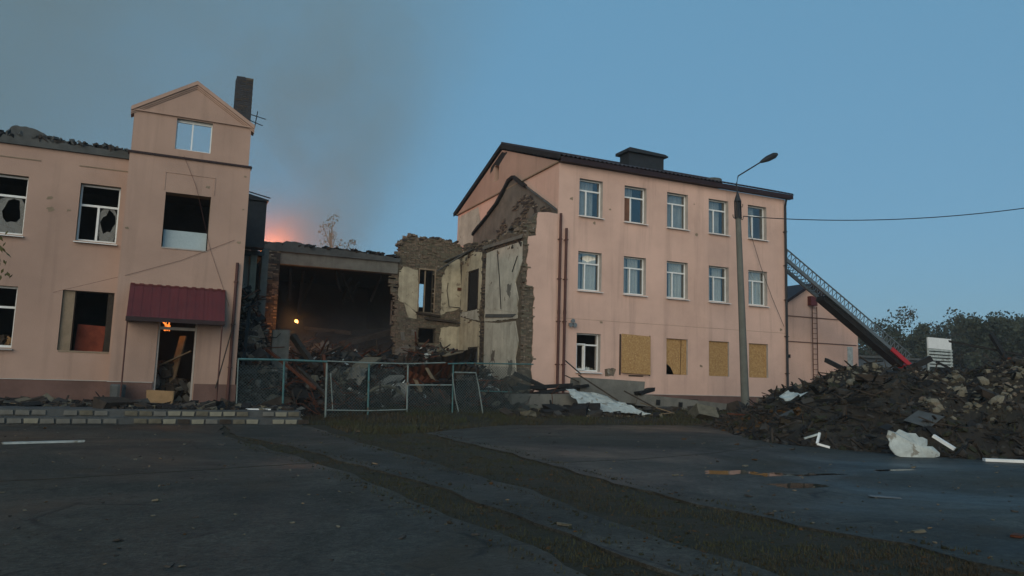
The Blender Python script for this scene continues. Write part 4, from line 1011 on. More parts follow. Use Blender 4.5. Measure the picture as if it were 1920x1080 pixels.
for k, (a, b, w, h, mt, lab) in enumerate((((1085,703,26.0),(1160,752,25.2),.10,.06,'wood_dark','long dark plank lying over the white sheet'),
        ((1170,733,25.8),(1230,765,25.0),.12,.05,'wood_dark','dark plank sloping from concrete beam to the grass'),
        ((1200,755,25.6),(1265,775,24.9),.10,.04,'wood','pale plank end resting on the grass beside the white sheet'),
        ((1060,676,27.2),(1090,702,26.6),.06,.04,'metal_dark','thin bent bar sticking up left of the concrete block'),
        ((1060,704,26.9),(1085,716,26.5),.14,.03,'wood_dark','short dark board sticking out under the bent bar'),
        ((1220,778,24.6),(1260,774,24.6),.09,.03,'wood','low pale board flat on the grass'))):
    single('plank', lab, 'plank', lambda m: m.beam(at(*a), at(*b), w, h, 0, .03), mt, 'planks by the concrete blocks')
ws = crumple('white_sheet', (at(1062,727,25.7),at(1096,770,24.7),at(1222,776,24.5),at(1120,738,25.9)), 0, 'white_dirty', None, 8, .07, 18)
tag(ws, 'torn white metal sheet draped over the planks on the grass', 'sheet')
single('broken_post', 'rusty broken stump of masonry standing on the concrete block', 'stump', lambda m: (m.beam(at(1142,706,26.9),at(1140,690,26.9),.22,.2,0,.2), m.beam(at(1146,704,26.9),at(1150,692,26.9),.14,.16,0,.2)), 'brick')

# ================================================================== THINGS ON THE TERRACE AND THE LEFT ASPHALT
b_ = at(221,742,26.0)
bol = thing('stone_bollard', 'squat dark stone bollard at the foot of the entrance bay', 'bollard', (b_.x,25.7,.385))
m = MB(); m.tube([(b_.x,25.7,.385),(b_.x,25.7,.50),(b_.x,25.7,.52)],[.27,.26,.22],10); m.tube([(b_.x,25.7,.50),(b_.x,25.7,.95),(b_.x,25.7,1.0)],[.20,.23,.20],10); m.build('body', 'concrete_dark', bol)
for a, b, w, mt, lab in (((372,759,23.6),(440,758,23.6),.10,'concrete','grey strip lying on the terrace beside the white one'),((462,757,23.4),(512,757,23.3),.12,'white','white plastic strip on the terrace edge'),((5,831,0),(160,827,0),.11,'white_dirty','long pale plank lying alone on the asphalt')):
    if a[2]: p, q = at(*a), at(*b); p.z = q.z = .41
    else: p, q = atZ(a[0],a[1],.05), atZ(b[0],b[1],.05)
    single('plastic_strip', lab, 'strip', lambda m: m.beam(p, q, w, .035, 0, .05), mt)
for k, (px, py, Y, sx, sy, tl, mt, lab) in enumerate(((302,718,25.6,.36,.28,.9,'cardboard','yellowish board leaning in the doorway sill'),(342,737,25.3,.75,.42,.05,'cardboard','large flat sheet of cardboard before the door'),(405,736,25.2,.55,.34,.07,'wood','torn sheet of board lying right of the door'),(425,725,25.7,.35,.22,.2,'wood_dark','scorched board piece by the downpipe foot'),(290,741,24.8,.4,.2,.03,'wood_dark','dark flat board left of the cardboard'))):
    c = at(px,py,Y); c.z = .40+.02*k if tl < .5 else .62
    single('board_sheet', lab, 'board', lambda m: m.obox(c,(sx,sy,.012),rotz(.2*k,.05,tl),0,.12), mt, 'boards thrown down before the door')
single('leaning_rod', 'thin dark rod leaning against the wall by the downpipe', 'rod', lambda m: m.tube([at(404,728,25.3),at(440,600,26.08)],.022,6), 'wood_dark')
m = MB(); rg = random.Random(71)
for k in range(900):
    x = rg.uniform(-6,3.6); y = rg.uniform(24.2,26.9) if x < -1.6 else rg.uniform(23.2,26.0); s = rg.lognormvariate(-3.0,.55)
    m.chunk((x,y,.39+s*.3),(s*1.6,s,s*.5),rg.choice((0,0,1,1,2,3)),rg,.8)
for k in range(60):
    x = rg.uniform(-5,3.5); y = rg.uniform(24.6,26.6); a = Vector((rg.gauss(0,1),rg.gauss(0,.4),rg.gauss(0,.06))).normalized()*rg.uniform(.15,.6); c = Vector((x,y,.44)); m.beam(c-a,c+a,.05,.02,rg.choice((0,1,4)),.1)
stuff(m.build('debris', ['char','wood_dark','stone','stone_dark','wood']), 'scattered charred scraps and rubble crumbs along the foot of the wall', 'debris')
m = MB(); 
for k in range(900):
    x = rg.uniform(11,23); y = rg.uniform(24.3,29.2); s = rg.lognormvariate(-2.9,.55)*(1.4 if x < 15.5 else 1)
    if x > 18 and y < 26 and rg.random() < .7: continue
    m.chunk((x,y,gz(x,y)+s*.3),(s*1.4,s,s*.6),rg.choice((0,0,1,2,3)),rg,.8)
stuff(m.build('debris', ['char','wood_dark','stone','stone_dark']), 'crumbs of brick and burnt wood on the grass by the right block', 'debris')

# ================================================================== RUBBLE HEAP AT THE RIGHT
HB = [(18.4,22.6),(16.6,19.2),(15.0,16.2),(14.9,15.2),(15.3,13.6),(15.8,12.0),(16.8,11.2),(18.2,10.2),(21,8.6),(26,7.6),(34,9),(38,14),(38,22),(34,25.5),(27,25.5),(22,24.6)]
def sdist(x, y):
    d = 1e9
    for i, a in enumerate(HB):
        b = HB[(i+1)%len(HB)]; ax, ay = a; bx, by = b; t = max(0,min(1,((x-ax)*(bx-ax)+(y-ay)*(by-ay))/((bx-ax)**2+(by-ay)**2)))
        d = min(d, math.hypot(x-ax-(bx-ax)*t, y-ay-(by-ay)*t))
    return d if inpoly((x,y), HB) else -d
def heap_h(x, y):
    d = sdist(x, y) + .35*nz(x,y,0,.8)
    if d < 0: return 0
    H = 1.80 + .12*math.sin(x*.9) + (.62*smooth(1.4,4.8,x-1.35*y) + .42*math.exp(-((x-20.2)/1.6)**2-((y-17.5)/2.2)**2)) - .2*smooth(20.5,17.5,x)
    h = H*(1-(1-min(1,d/4.6))**1.7)
    return h + (.26*nz(x,y,1,.7)+.16*nz(x,y,2,1.7)+.09*nz(x,y,3,4))*min(1,d/.8)
mb = MB(); nxh, nyh = 120, 95
for j in range(nyh+1):
    for i in range(nxh+1):
        x = 14 + 24.5*i/nxh; y = 7.2 + 18.8*j/nyh; h = heap_h(x,y); mb.v.append((x,y,(h+.02) if h > 0 else -.15))
for j in range(nyh):
    for i in range(nxh):
        q = [j*(nxh+1)+i, j*(nxh+1)+i+1, (j+1)*(nxh+1)+i+1, (j+1)*(nxh+1)+i]
        if any(mb.v[k][2] > -.1 for k in q): mb.f.append(tuple(q)); mb.m.append(0)
heap = thing('rubble_heap', 'big dark heap of earth, stones and burnt timber at the right', 'heap', (24,17,0))
stuff(mb.build('earth_mass', 'earth_heap', heap))
m = MB(); rg = random.Random(17); cnt = 0
while cnt < 26000:
    x = rg.uniform(14.5,37); y = rg.uniform(8,24.5)
    if sdist(x,y) < -.15: continue
    z = max(0,heap_h(x,y)); s = min(.13, rg.lognormvariate(-3.4,.65)); t = rg.random(); cnt += 1
    k = nz(x,y,6,.55) + .35*nz(x,y,8,1.6); up = smooth(.5,1.6,z)
    zone = smooth(16.5,19.5,x)*smooth(.7,1.1,z) + .5*nz(x,y,13,.45)
    if z < .8 and nz(x,y,21,.5) > .12 and 16 < x < 22: mi = rg.choice((5,5,0,7,6))
    elif zone > .55 and k > -.12: mi = rg.choice((1,1,9,10,2,0,0))
    elif k < -.05 or x < 17.5: mi = rg.choice((3,3,6,0,2))
    elif k > -.1: mi = rg.choice((0,0,0,6,2,3))
    else: mi = rg.choice((0,0,6,3,3))
    if t < .55: m.rock((x,y,z+s*.3), s, mi, rg)
    elif t < .90: m.chunk((x,y,z+s*.3),(s*1.3,s*.8,s*.5),mi,rg,1.8)
    else:
        a = Vector((rg.gauss(0,1),rg.gauss(0,1),rg.gauss(0,.35))).normalized()*rg.uniform(.12,.5); c = Vector((x,y,z+.06)); m.beam(c-a,c+a,.05,.03,rg.choice((3,7,7)),.15)
for k in range(9000):   # tufts of uprooted roots and weeds
    x = rg.uniform(14.6,36); y = rg.uniform(8,24.5)
    if sdist(x,y) < .1 or nz(x,y,11,.6) < -.05: continue
    z = heap_h(x,y); blade(m, x, y, z, rg.uniform(.08,.30), .012, rg, rg.choice((6,6,8,5)))
stuff(m.build('heap_pieces', ['earth_heap','stone','stone_dark','char','concrete_dark','rustyleaf','turf','wood_dark','grass','stone_pale','brick'], heap))
for k in range(26):   # larger slabs, posts and lumps
    x = rg.uniform(16.5,30); y = rg.uniform(10.5,20)
    if sdist(x,y) < .7: continue
    z = heap_h(x,y); q = MB(); t = rg.random()
    if t < .45: q.chunk((x,y,z+.05),(rg.uniform(.22,.5),rg.uniform(.15,.3),rg.uniform(.04,.1)),0,rg,.9); q.build('slab', rg.choice(('concrete','concrete_dark','stone','wood_dark')), heap)
    else:
        a = Vector((rg.gauss(0,1),rg.gauss(0,1),rg.gauss(0,.3))).normalized()*rg.uniform(.4,1.1); c = Vector((x,y,z+.12)); q.beam(c-a,c+a,rg.uniform(.06,.14),rg.uniform(.04,.1),0,.08); q.build('timber', rg.choice(('char','wood_dark','char','wood','rust')), heap)
# pale stones one can pick out: shared shapes
proto = []
for k in range(6):
    q = MB(); q.rock((24,17,0), 1, 0, random.Random(200+k), .8); o = q.build('stone', ['stone_pale','stone','stone_pale'][k%3], heap); proto.append(o)
used = set(); cnt = 0
off = base_of(heap)
while cnt < 190:
    x = rg.uniform(17,32); y = rg.uniform(10.5,19)
    if sdist(x,y) < .8: continue
    z = heap_h(x,y)
    if z < .75 or (nz(x,y,6,.55)+.35*nz(x,y,8,1.6)) < .02: continue
    k = rg.randrange(6); s = rg.uniform(.07,.19)*(1.3 if rg.random() < .12 else 1); loc = Vector((x,y,z+s*.35))-off
    if k not in used: used.add(k); o = proto[k]; o.location = loc
    else: o = copy_at(proto[k], loc)
    o.rotation_euler = (rg.uniform(0,6),rg.uniform(0,6),rg.uniform(0,6)); o.scale = (s,s,s); cnt += 1
def hz(px, py, Y): return at(px, py, Y)
for (a, b, w, h, mt) in (((1548,675,18.5),(1610,706,17.6),.24,.14,'char'),((1690,698,19),(1745,672,18.4),.34,.2,'char'),((1755,678,18.4),(1800,700,17.8),.12,.08,'char'),((1857,625,19.0),(1902,700,18),.16,.12,'char'),((1700,702,18.4),(1800,694,18.2),.14,.1,'wood_dark'),((1590,705,18),(1650,688,18.5),.22,.12,'char'),((1560,838,14),(1680,846,12.9),.2,.1,'wood_dark'),((1780,640,20),(1930,668,18),.1,.08,'char')):
    part_beam('timber', hz(*a), hz(*b), w, h, mt, heap)
o = single('pvc_strip', 'short thick white plastic strip tilted against the heap', 'strip', lambda m: m.beam(at(1750,817,11.6),at(1790,842,11.2),.10,.07), 'white')
single('pvc_strip', 'white plastic strip flat on the asphalt before the heap', 'strip', lambda m: m.beam(atZ(1845,862,.07),atZ(1918,865,.07),.14,.06), 'white')
fr = thing('broken_casement', 'broken white corner of a window casement at the foot of the heap', 'casement', tuple(at(1540,825,13.6)))
m = MB(); m.beam(at(1537,812,13.6),at(1532,832,13.5),.05,.05); m.build('stile', 'white', fr)
m = MB(); m.beam(at(1532,832,13.5),at(1556,839,13.3),.05,.05); m.build('rail', 'white', fr)
m = MB(); m.beam(at(1508,822,13.7),at(1538,813,13.6),.04,.04); m.build('rail', 'white_dirty', fr)
fs = MB(); c = at(1715,838,11.9); bl = rough_poly(blob(0,0,.46,.30,77,26,.5), .10, 3)
vs = [(c.x+u*.97+v*.1, c.y-u*.35+v*.25+.06*nz(u*4,v*4,2), c.z+v*.95+.08*nz(u*5,v*5,6)) for u, v in bl]
fs.add([tuple(c+Vector((.02,-.10,.03)))]+vs, [(0,i+1,(i+1)%len(vs)+1) for i in range(len(vs))]); fs.add([(v[0]+.01,v[1]+.03,v[2]) for v in [tuple(c+Vector((.02,-.10,.03)))]+vs], [(0,(i+1)%len(vs)+1,i+1) for i in range(len(vs))])
tag(fs.build('torn_foil', 'white_dirty'), 'ragged pale scrap of sheet metal leaning on the heap foot', 'scrap')
crumple('pale_scrap', (at(1455,742,17.5),at(1485,748,17.2),at(1512,738,17.6),at(1490,732,18)), 0, 'white_dirty', heap, 14, .10, 8)
crumple('pale_scrap', (at(1840,775,12.6),at(1880,800,12.2),at(1905,790,12.4),at(1870,765,13)), 0, 'bluegrey', heap, 15, .12, 8)
single('flat_scrap', 'thin pale scrap lying alone on the right asphalt', 'scrap', lambda m: m.obox(atZ(1657,931,.045),(.20,.06,.008),rotz(-.5,.03),0,.15), 'bluegrey')
single('flat_scrap', 'reddish bit of wood at the right edge of the asphalt', 'scrap', lambda m: m.obox(atZ(1908,1004,.045),(.10,.05,.012),rotz(.4,.03),0,.15), 'rust')

# ================================================================== LAMP POST AND OVERHEAD WIRE
pb = at(1398,757,26.8); pb.z = gz(pb.x,26.8)
lamp = thing('street_lamp', 'leaning concrete lamp post with a single curved arm before the pink facade', 'street lamp', tuple(pb))
t1 = at(1384,408,26.8); t2 = at(1383,372,26.8)
m = MB(); m.tube([pb-Vector((0,0,.3)), pb.lerp(t1,.5), t1],[.19,.155,.125],14); m.build('pole', 'pole', lamp)
m = MB(); m.tube([t1-Vector((0,0,.05)), t1+Vector((0,0,.02))],.17,12); m.tube([t2-Vector((0,0,.15)),t2+Vector((0,0,.30))],[.17,.03],12)
for k in range(6): 
    a = k*math.pi/3; d = Vector((math.cos(a),math.sin(a),0))*.15; m.beam(t1+d, t2-Vector((0,0,.12))+d, .03,.03)
m.tube([t1,t2],.09,10); cage = m.build('bracket_cage', 'metal_dark', lamp)
m = MB()
for sx, z in ((-.30,-.02),(.30,-.05),(.28,.55)): m.tube([t1+Vector((sx*.4,0,z)),t1+Vector((sx*.9,0,z-.02)),t1+Vector((sx,0,z+.05)),t1+Vector((sx,0,z+.13))],.018,5)
m.build('insulator_hook', 'metal_dark', cage)
a = at(1381,345,26.8); b = at(1384,330,26.8); c = at(1397,322,26.7); d = at(1428,303,26.5)
m = MB(); m.tube([t2,a,b,c,d],.032,8); m.build('arm', 'metal_dark', lamp)
e = at(1457,289,26.4)
m = MB(); dv = (e-d); m.tube([d-dv*.05, d+dv*.12, d+dv*.4, d+dv*.8, e],[.06,.10,.15,.15,.07],10); m.build('lamp_head', 'metal_dark', lamp)
wire = MB(); p0 = t1+Vector((.3,0,.1)); p1 = at(1990,380,20.0); pts = []
for k in range(25):
    t = k/24; p = p0.lerp(p1,t); p.z -= 1.0*4*t*(1-t)*.45; pts.append(p)
wire.tube(pts,.022,5); tag(wire.build('overhead_wire', 'metal_dark'), 'single overhead wire sagging from the lamp post to the right', 'wire')

# ================================================================== ANNEXE, FIRE LADDER, BOARD BEHIND THE HEAP
YA = 36.0
def aA(px, py): p = at(px,py,YA); return (p.x,p.z)
ann = thing('low_annexe', 'small pink gabled annexe beyond the right end of the school block', 'building', (38,38,.5))
ap = aA(1513,538); rt = aA(1608,620); wl = ap[0]-(rt[0]-ap[0])
m = MB(); m.prism([(wl,.4),(rt[0],.4),rt,ap,(wl,rt[1])],YA,YA+9,'y'); m.build('wall', 'pink', ann)
for s, (xe) in ((1,rt[0]+.45),(-1,wl-.45)):
    sl_ = (ap[1]-rt[1])/(rt[0]-ap[0]); m = MB(); ze = rt[1]-.45*sl_
    m.prism([(ap[0],ap[1]+.02),(xe,ze+.02),(xe,ze+.2),(ap[0],ap[1]+.22)],YA-.45,YA+9.3,'y'); m.build('roof', 'maroon_dark', ann)
for y0, y1 in ((592,603),(640,651)):
    a = aA(1470,y0-.6); b = aA(1606,y1); m = MB(); m.beam((a[0]-1,YA-.02,a[1]),(b[0]-.05,YA-.02,a[1]),.05,.06); m.build('wall_band', 'plinth', ann)
c = aA(1520,565); m = MB(); m.box(c[0]-.28,c[0]+.28,YA-.3,YA-.005,c[1]-.3,c[1]+.3); m.build('vent_box', 'maroon', ann)
m = MB(); c = aA(1523,575); 
for s in (-.2,.2): m.tube([(c[0]+s,YA-.18,c[1]),(c[0]+s,YA-.18,1.5)],.028,6)
z = 1.7
while z < c[1]: m.tube([(c[0]-.2,YA-.18,z),(c[0]+.2,YA-.18,z)],.018,5); z += .33
m.build('wall_ladder', 'rust', ann)
c = aA(1594,670); m = MB(); m.box(c[0]-.25,c[0]+.25,YA-.012,YA+.01,1.2,c[1]+.7); m.build('pale_patch', 'white_dirty', ann)
c = aA(1479,668); m = MB(); m.box(c[0]-.1,c[0]+.1,YA-.05,YA-.002,c[1]-.1,c[1]+.12); m.build('wall_box', 'char', ann)

YL = 33.0
lad = thing('fire_truck', 'fire engine behind the heap with its long aerial ladder raised to the block', 'fire truck', (43,YL,.4))
A = at(1440,468,YL); B = at(1692,682,YL); ax = (A-B).normalized(); n_ = Vector((-ax.z,0,ax.x)); n_ = n_ if n_.z > 0 else -n_
L_ = (A-B).length
def lp(t, side, h): return B + ax*(t*L_) + Vector((0,side*.42,0)) + n_*h
for s in (-1,1):
    m = MB(); m.beam(lp(0,s,0),lp(1,s,0),.12,.20); m.build('ladder_rail', 'ladder_metal', lad)
    m = MB(); m.beam(lp(0,s,.62),lp(1,s,.55),.06,.06)
    k = 0; n = 34
    while k < n: m.beam(lp(k/n,s,.02),lp((k+.5)/n,s,.6),.035,.035); m.beam(lp((k+.5)/n,s,.6),lp((k+1)/n,s,.02),.035,.035); k += 1
    m.build('ladder_truss', 'ladder_metal', lad)
for k in range(40):
    m = MB(); m.tube([lp(k/40,-1,.06),lp(k/40,1,.06)],.022,5); m.build('rung', 'ladder_metal', lad)
m = MB(); m.beam(lp(.02,0,-.24),lp(.62,0,-.22),.62,.30); m.build('ladder_underside', 'char', lad)
m = MB(); m.beam(lp(-.01,-1.2,-.06),lp(.14,-1.2,-.03),.10,.28); m.build('ladder_fairing', 'red', lad)
m = MB(); tb = B-Vector((0,0,.4)); m.tube([(tb.x+.4,YL,1.6),(tb.x+.4,YL,2.4)],.9,14); m.beam((tb.x+.4,YL,2.3),B,.7,.5); m.build('turntable', 'red', lad)
m = MB(); m.box(tb.x-2.4,tb.x+3.2,YL-1.2,YL+1.2,.95,1.75); m.build('truck_bed', 'red', lad)
m = MB(); m.prism([(tb.x+3.25,.9),(tb.x+5.1,.9),(tb.x+5.1,1.7),(tb.x+4.8,2.5),(tb.x+3.25,2.5)],YL-1.2,YL+1.2,'y'); m.build('cab', 'red', lad)
for x in (-1.6,.2,4.0):
    for s in (-1.05,1.05): m = MB(); m.tube([(tb.x+x,YL+s-.15,.97),(tb.x+x,YL+s+.15,.97)],.5,16); m.build('wheel', 'char', lad)

bd = thing('slatted_board', 'white slatted panel standing upright behind the heap', 'panel', tuple(at(1762,700,25.5)))
p = [at(1740,632,25.5),at(1783,636,25.5),at(1787,690,25.5),at(1744,690,25.5)]
m = MB(); m.prism([(q.x,q.z) for q in (p[0],p[1],p[1]+Vector((0,0,-.55)),p[0]+Vector((0,0,-.55)))],25.5,25.56,'y'); m.build('panel', 'white', bd)
for k in range(6):
    z = p[0].z-.62-.16*k; m = MB(); m.box(p[0].x+.02,p[1].x+.08,25.5,25.54,z-.05,z+.05); m.build('slat', 'white_dirty', bd)
m = MB()
for x in (p[0].x+.02,p[1].x+.02): m.box(x,x+.07,25.541,25.6,.3,p[0].z-.02)
m.build('upright', 'white_dirty', bd)
sh = thing('grey_shed', 'low blue-grey shed roof half hidden behind the heap under the ladder', 'shed', (52,38,.5))
m = MB(); m.box(47,62,46,52,.5,4.2); m.build('wall', 'bluegrey', sh)
m = MB(); m.prism([(45.6,4.2),(52.6,4.2),(52.6,4.35),(49.1,5.6),(45.6,4.35)],46,46.1,'y'); m.box(46.5,62.5,45.6,52.4,4.21,4.4); m.build('roof', 'concrete_dark', sh)

# ================================================================== TREES
def tree(name, label, x, y, z0, h, r, mt, seed, leaves=2600, leaf=.42, dens=.9, group=None, bare=.0):
    rg = random.Random(seed); t = thing(name, label, 'tree', (x,y,z0), group)
    m = MB(); tips = []; top = Vector((x+rg.uniform(-.5,.5), y, z0+h*.62))
    m.tube([(x,y,z0-.3),(x+rg.uniform(-.2,.2),y,z0+h*.3),top],[h*.026,h*.018,h*.008],7)
    for k in range(11):
        b = Vector((x,y,z0+h*rg.uniform(.22,.6))); a = rg.uniform(0,6.3); e = b+Vector((math.cos(a)*r*rg.uniform(.5,.95),math.sin(a)*r*rg.uniform(.5,.95),h*rg.uniform(.12,.42)))
        mid = b.lerp(e,.5)+Vector((0,0,-.03*h)); m.tube([b,mid,e],[h*.009,h*.006,h*.002],5,0,False); tips += [e, mid.lerp(e,.6)]
        for j in range(4):
            f = e.lerp(mid,rg.random())+Vector((rg.gauss(0,.22)*r,rg.gauss(0,.22)*r,abs(rg.gauss(0,.12))*h)); m.tube([e.lerp(mid,.4),f],[h*.004,h*.0012],4,0,False); tips.append(f)
    m.build('trunk', 'bark', t)
    m = MB(); cl = []
    for k in range(42):
        p = rg.choice(tips) + Vector((rg.gauss(0,.16)*r,rg.gauss(0,.16)*r,rg.gauss(0,.06)*h)); cl.append((p, rg.uniform(.16,.40)*r))
    for k in range(leaves):
        if rg.random() < bare: continue
        p, q = rg.choice(cl); d = Vector((rg.gauss(0,1),rg.gauss(0,1),rg.gauss(0,.8))).normalized()*q*rg.random()**.45*dens; c = p+d
        u = Vector((rg.gauss(0,1),rg.gauss(0,1),rg.gauss(0,1))).normalized(); v = u.cross(Vector((rg.gauss(0,1),rg.gauss(0,1),rg.gauss(0,1)))).normalized(); s = leaf*rg.uniform(.5,1.2)
        m.add([c-u*s*.5, c+v*s*.32, c+u*s*.5, c-v*s*.32], [(0,1,2,3)])
    m.build('crown', mt, t); return t
G = 'trees behind the heap'
for k, (px, py, Y, r, mt, lab, bare) in enumerate((
    (1640,592,62,3.6,'leaf_far','thin half-bare tree just right of the ladder',.55),
    (1700,612,80,6.0,'leaf_far','round dark tree directly behind the ladder foot',0),
    (1752,608,84,6.2,'leaf_far_brown','browner tree right behind the white slatted panel',0),
    (1800,615,78,5.6,'leaf_far','low green tree right of the white slatted panel',0),
    (1845,612,82,6.0,'leaf_far_brown','brownish tree above the slanting charred timber',0),
    (1890,592,58,5.0,'leaf_far','tall dark tree near the right edge',0),
    (1945,585,60,5.2,'leaf_far','dark tree cut off by the right edge',0),
    (1655,630,78,5.0,'leaf_far','low tree between annexe and ladder foot',0))):
    p = at(px,py,Y); tree('deciduous_tree', lab, p.x, Y, gz(p.x,Y)-.5, p.z-gz(p.x,Y)+.5, r, mt, 300+k, 7000 if not bare else 2600, .48 if not bare else .34, .95, G, bare)
p = at(634,418,85); tree('deciduous_tree', 'faint leafy treetop showing above the burned hall through smoke', p.x, 85, 0, p.z-.9, 2.0, 'leaf_far', 341, 1100, .30, 1.5, None, 0)
# far wood closing the horizon
m = MB(); rg = random.Random(44)
for k in range(260):
    x = rg.uniform(-120,330); y = rg.uniform(150,190); h = rg.uniform(8,13.5)
    for j in range(90):
        d = Vector((rg.gauss(0,2.6),rg.gauss(0,2.0),rg.uniform(0,1)*h)); c = Vector((x,y,gz(x,y)))+d; u = Vector((rg.gauss(0,1),rg.gauss(0,1),rg.gauss(0,1))).normalized(); v = u.cross(Vector((rg.gauss(0,1),rg.gauss(0,1),rg.gauss(0,1)))).normalized(); s = rg.uniform(.6,1.5)
        m.add([c-u*s, c+v*s*.7, c+u*s, c-v*s*.7], [(0,1,2,3)], 0 if k % 3 else 1)
stuff(m.build('treeline', ['leaf_far','leaf_far_brown']), 'far dark wood along the horizon behind the buildings', 'wood')
# roadside tree outside the frame, one drooping twig of it at the left edge
nt_ = thing('roadside_tree', 'drooping leafy twig of a tree at the left edge of the picture', 'tree', (-7.2,16.5,0))
m = MB(); m.tube([(-7.2,16.5,-.2),(-7.1,16.5,2.6),(-6.9,16.3,5.5),(-6.8,16.2,8)],[.20,.16,.10,.03],9)
limb = [(-7.0,16.4,4.0),(-5.6,15.9,5.0),(-4.2,15.4,5.0),(-3.2,15.1,4.3),(-2.75,15,3.7)]; m.tube(limb,[.08,.06,.035,.02,.008],6)
for a, b in (((-3.3,15.1,4.4),(-2.62,14.9,3.2)),((-3.6,15.2,4.6),(-2.75,15.2,2.9)),((-4.2,15.4,5.0),(-3.2,15.4,3.3))): m.tube([a,((a[0]+b[0])/2,15.1,(a[2]+b[2])/2+.15),b],[.014,.01,.004],4)
for k in range(9):
    a = rg.uniform(0,6.3); m.tube([(-7,16.4,rg.uniform(3.5,6.5)),(-7+1.8*math.cos(a),16.4+1.8*math.sin(a),rg.uniform(6,8.5))],[.05,.01],5)
m.build('trunk', 'bark', nt_)
m = MB()
def leaf1(c, s):
    u = Vector((rg.gauss(0,.5),rg.gauss(0,.5),-1)).normalized(); v = u.cross(Vector((rg.gauss(0,1),rg.gauss(0,1),0))).normalized(); m.add([c, c+u*s*.5+v*s*.22, c+u*s, c+u*s*.5-v*s*.22], [(0,1,2,3)])
for k in range(70): t = rg.random(); leaf1(Vector((-3.0+.45*t+rg.gauss(0,.09),15.05+rg.gauss(0,.1),4.2-1.25*t+rg.gauss(0,.08))), rg.uniform(.08,.15))
for k in range(1800):
    a = rg.uniform(0,6.3); q = rg.random()**.5*2.4; leaf1(Vector((-7.6+q*math.cos(a),16.6+q*math.sin(a),7+rg.gauss(0,1.0))), rg.uniform(.1,.2))
m.build('crown', 'leaf_near', nt_)

# ================================================================== FIRE AND SMOKE
def fire(label, c, h, n, power, seed, mt='flame', r=.3, lc=(1,.36,.08)):
    rg = random.Random(seed); m = MB()
    for k in range(n):
        b = Vector(c)+Vector((rg.gauss(0,r*.5),rg.gauss(0,r*.4),0)); hh = h*rg.uniform(.4,1.2); w = hh*.13
        if mt == 'ember': m.rock(b+Vector((0,0,hh*.4)), hh*.30, 0, rg, 1.3); continue
        m.tube([b+Vector((0,0,-.05)),b+Vector((rg.gauss(0,.05),0,hh*.35)),b+Vector((rg.gauss(0,.12),0,hh*.7)),b+Vector((rg.gauss(0,.16),0,hh))],[w*.6,w,w*.55,.005],6)
    o = tag(m.build('fire', mt, None, True), label, 'fire')
    l = bpy.data.lights.new('fire_light', 'POINT'); l.energy = power; l.color = lc; l.shadow_soft_size = .3
    lo = bpy.data.objects.new('fire_light', l); COL.objects.link(lo); lo.location = Vector(c)+Vector((0,-.25,h*.7)); lo['kind'] = 'helper'
fire('small bright flame burning at the left inside the dark hall', at(554,606,36.6), .24, 6, 70, 1, 'ember', .09)
fire('flame on the roof edge left of the burned hall', at(502,462,38.8), .15, 3, 30, 2, 'ember', .06)
fire('pair of ember spots glowing at the foot of the brick wall', at(716,668,36.3), .16, 3, 8, 4, 'ember', .25)
fire('flames licking under the maroon canopy above the door', (.0, YP+1.2, 2.80), .34, 4, 10, 5, 'flame', .16)
# larger fire hidden behind the roof edge: only its glow on the smoke shows
fire('fire burning behind the roof edge, seen as an orange glow', (5.0,44.6,7.7), 1.0, 9, 800, 6, 'flame', .5, (1,.24,.09))

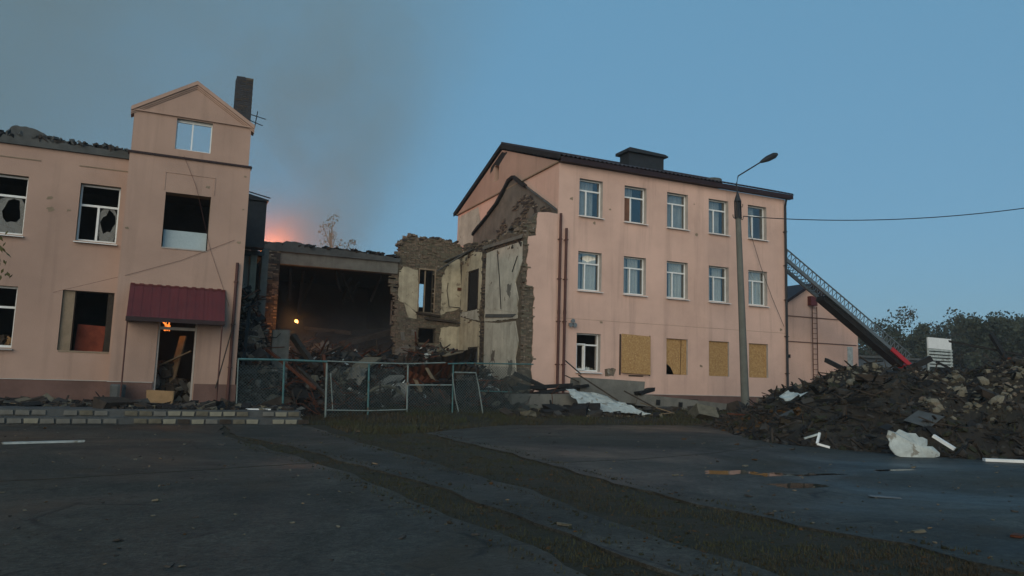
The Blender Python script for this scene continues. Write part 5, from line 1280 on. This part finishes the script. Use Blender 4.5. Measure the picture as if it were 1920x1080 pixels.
def volume(name, label, box, build):
    m = MB(); m.box(*box); me = m.build(name, 'soot'); me.data.materials.clear()
    mt = bpy.data.materials.new(name); mt.use_nodes = True; t = mt.node_tree; t.nodes.remove(t.nodes['Principled BSDF'])
    v = t.nodes.new('ShaderNodeVolumePrincipled'); t.links.new(v.outputs[0], t.nodes['Material Output'].inputs['Volume'])
    build(t, v); me.data.materials.append(mt); stuff(me, label, 'smoke'); return me
def plume(t, v):
    n = t.nodes; L = t.links
    v.inputs['Color'].default_value = (.66,.60,.44,1); v.inputs['Anisotropy'].default_value = .1
    tc = n.new('ShaderNodeTexCoord'); sp = n.new('ShaderNodeSeparateXYZ'); L.new(tc.outputs['Object'], sp.inputs[0])
    def M(op, a, b=None, c=None):
        x = n.new('ShaderNodeMath'); x.operation = op
        for i, q in enumerate((a,b,c)):
            if q is None: continue
            if isinstance(q,(int,float)): x.inputs[i].default_value = q
            else: L.new(q, x.inputs[i])
        return x.outputs[0]
    def SS(x, a, b):
        r = n.new('ShaderNodeMapRange'); r.interpolation_type = 'SMOOTHSTEP'; r.inputs[1].default_value = a; r.inputs[2].default_value = b; L.new(x, r.inputs[0]); return r.outputs[0]
    X, Y, Z = sp.outputs; nn = n.new('ShaderNodeTexNoise'); nn.inputs['Scale'].default_value = .14; nn.inputs['Detail'].default_value = 6; nn.inputs['Roughness'].default_value = .62; nn.inputs['Distortion'].default_value = 1.2
    L.new(tc.outputs['Object'], nn.inputs['Vector']); N = nn.outputs[0]
    wob = M('MULTIPLY', M('SUBTRACT', N, .5), 16)
    # drifting sheet: everything to the -X side of a leaning edge
    e = M('ADD', M('SUBTRACT', X, M('MULTIPLY', Z, .30)), wob)
    sheet_ = M('MULTIPLY', M('MULTIPLY', SS(e, 17, -24), SS(N, .05, .62)), .070)
    # column rising from the hall
    cx = M('SUBTRACT', X, M('SUBTRACT', 8.4, M('MULTIPLY', M('SUBTRACT', Z, 7), -.10))); w = M('ADD', 3.6, M('MULTIPLY', M('SUBTRACT', Z, 7), .42))
    q = M('DIVIDE', M('ADD', cx, M('MULTIPLY', wob, .35)), w); col = M('MULTIPLY', SS(M('ABSOLUTE', q), 1.15, .1), SS(Z, 42, 10))
    col = M('MULTIPLY', M('MULTIPLY', col, SS(N, .34, .62)), .062)
    gx = M('POWER', M('SUBTRACT', X, 5.4), 2); gy = M('POWER', M('SUBTRACT', Y, 45.0), 2); gz_ = M('POWER', M('SUBTRACT', Z, 9.2), 2)
    puff = M('MULTIPLY', M('EXPONENT', M('MULTIPLY', M('ADD', M('ADD', gx, gy), gz_), -.34)), .32); col = M('ADD', col, puff)
    fade = M('MULTIPLY', SS(Z, 70, 45), M('MULTIPLY', SS(Y, 41.5, 46), SS(Y, 64, 56)))
    L.new(M('MULTIPLY', M('ADD', sheet_, col), fade), v.inputs['Density'])
volume('smoke', 'grey smoke drifting up and left from the burned hall', (-75,30,41,65,7.3,72), plume)
def hallsmoke(t, v):
    v.inputs['Color'].default_value = (.38,.45,.52,1); n = t.nodes; L = t.links
    tc = n.new('ShaderNodeTexCoord'); sp = n.new('ShaderNodeSeparateXYZ'); L.new(tc.outputs['Object'], sp.inputs[0]); x = n.new('ShaderNodeTexNoise'); x.inputs['Scale'].default_value = .5; x.inputs['Detail'].default_value = 4; L.new(tc.outputs['Object'], x.inputs['Vector'])
    r = n.new('ShaderNodeMapRange'); r.interpolation_type = 'SMOOTHSTEP'; r.inputs[1].default_value = 5.8; r.inputs[2].default_value = 2.0; L.new(sp.outputs[2], r.inputs[0])
    q = n.new('ShaderNodeMapRange'); q.inputs[1].default_value = .35; q.inputs[2].default_value = .65; q.inputs[4].default_value = .09; L.new(x.outputs[0], q.inputs[0])
    mu = n.new('ShaderNodeMath'); mu.operation = 'MULTIPLY'; L.new(r.outputs[0], mu.inputs[0]); L.new(q.outputs[0], mu.inputs[1]); L.new(mu.outputs[0], v.inputs['Density'])
volume('smoke', 'thin blue smoke hanging inside the dark hall', (4.75,11.3,YB-1.5,46.5,1.9,6.3), hallsmoke)

m = MB(); m.box(-450,650,-70,750,-1.2,74); hz_ = m.build('haze', 'soot'); hz_.data.materials.clear()
mt = bpy.data.materials.new('haze'); mt.use_nodes = True; t = mt.node_tree; t.nodes.remove(t.nodes['Principled BSDF'])
v = t.nodes.new('ShaderNodeVolumePrincipled'); v.inputs['Color'].default_value = (.75,.78,.80,1); v.inputs['Density'].default_value = .0006; t.links.new(v.outputs[0], t.nodes['Material Output'].inputs['Volume'])
hz_.data.materials.append(mt); stuff(hz_, 'thin smoky evening haze over the whole place', 'haze')
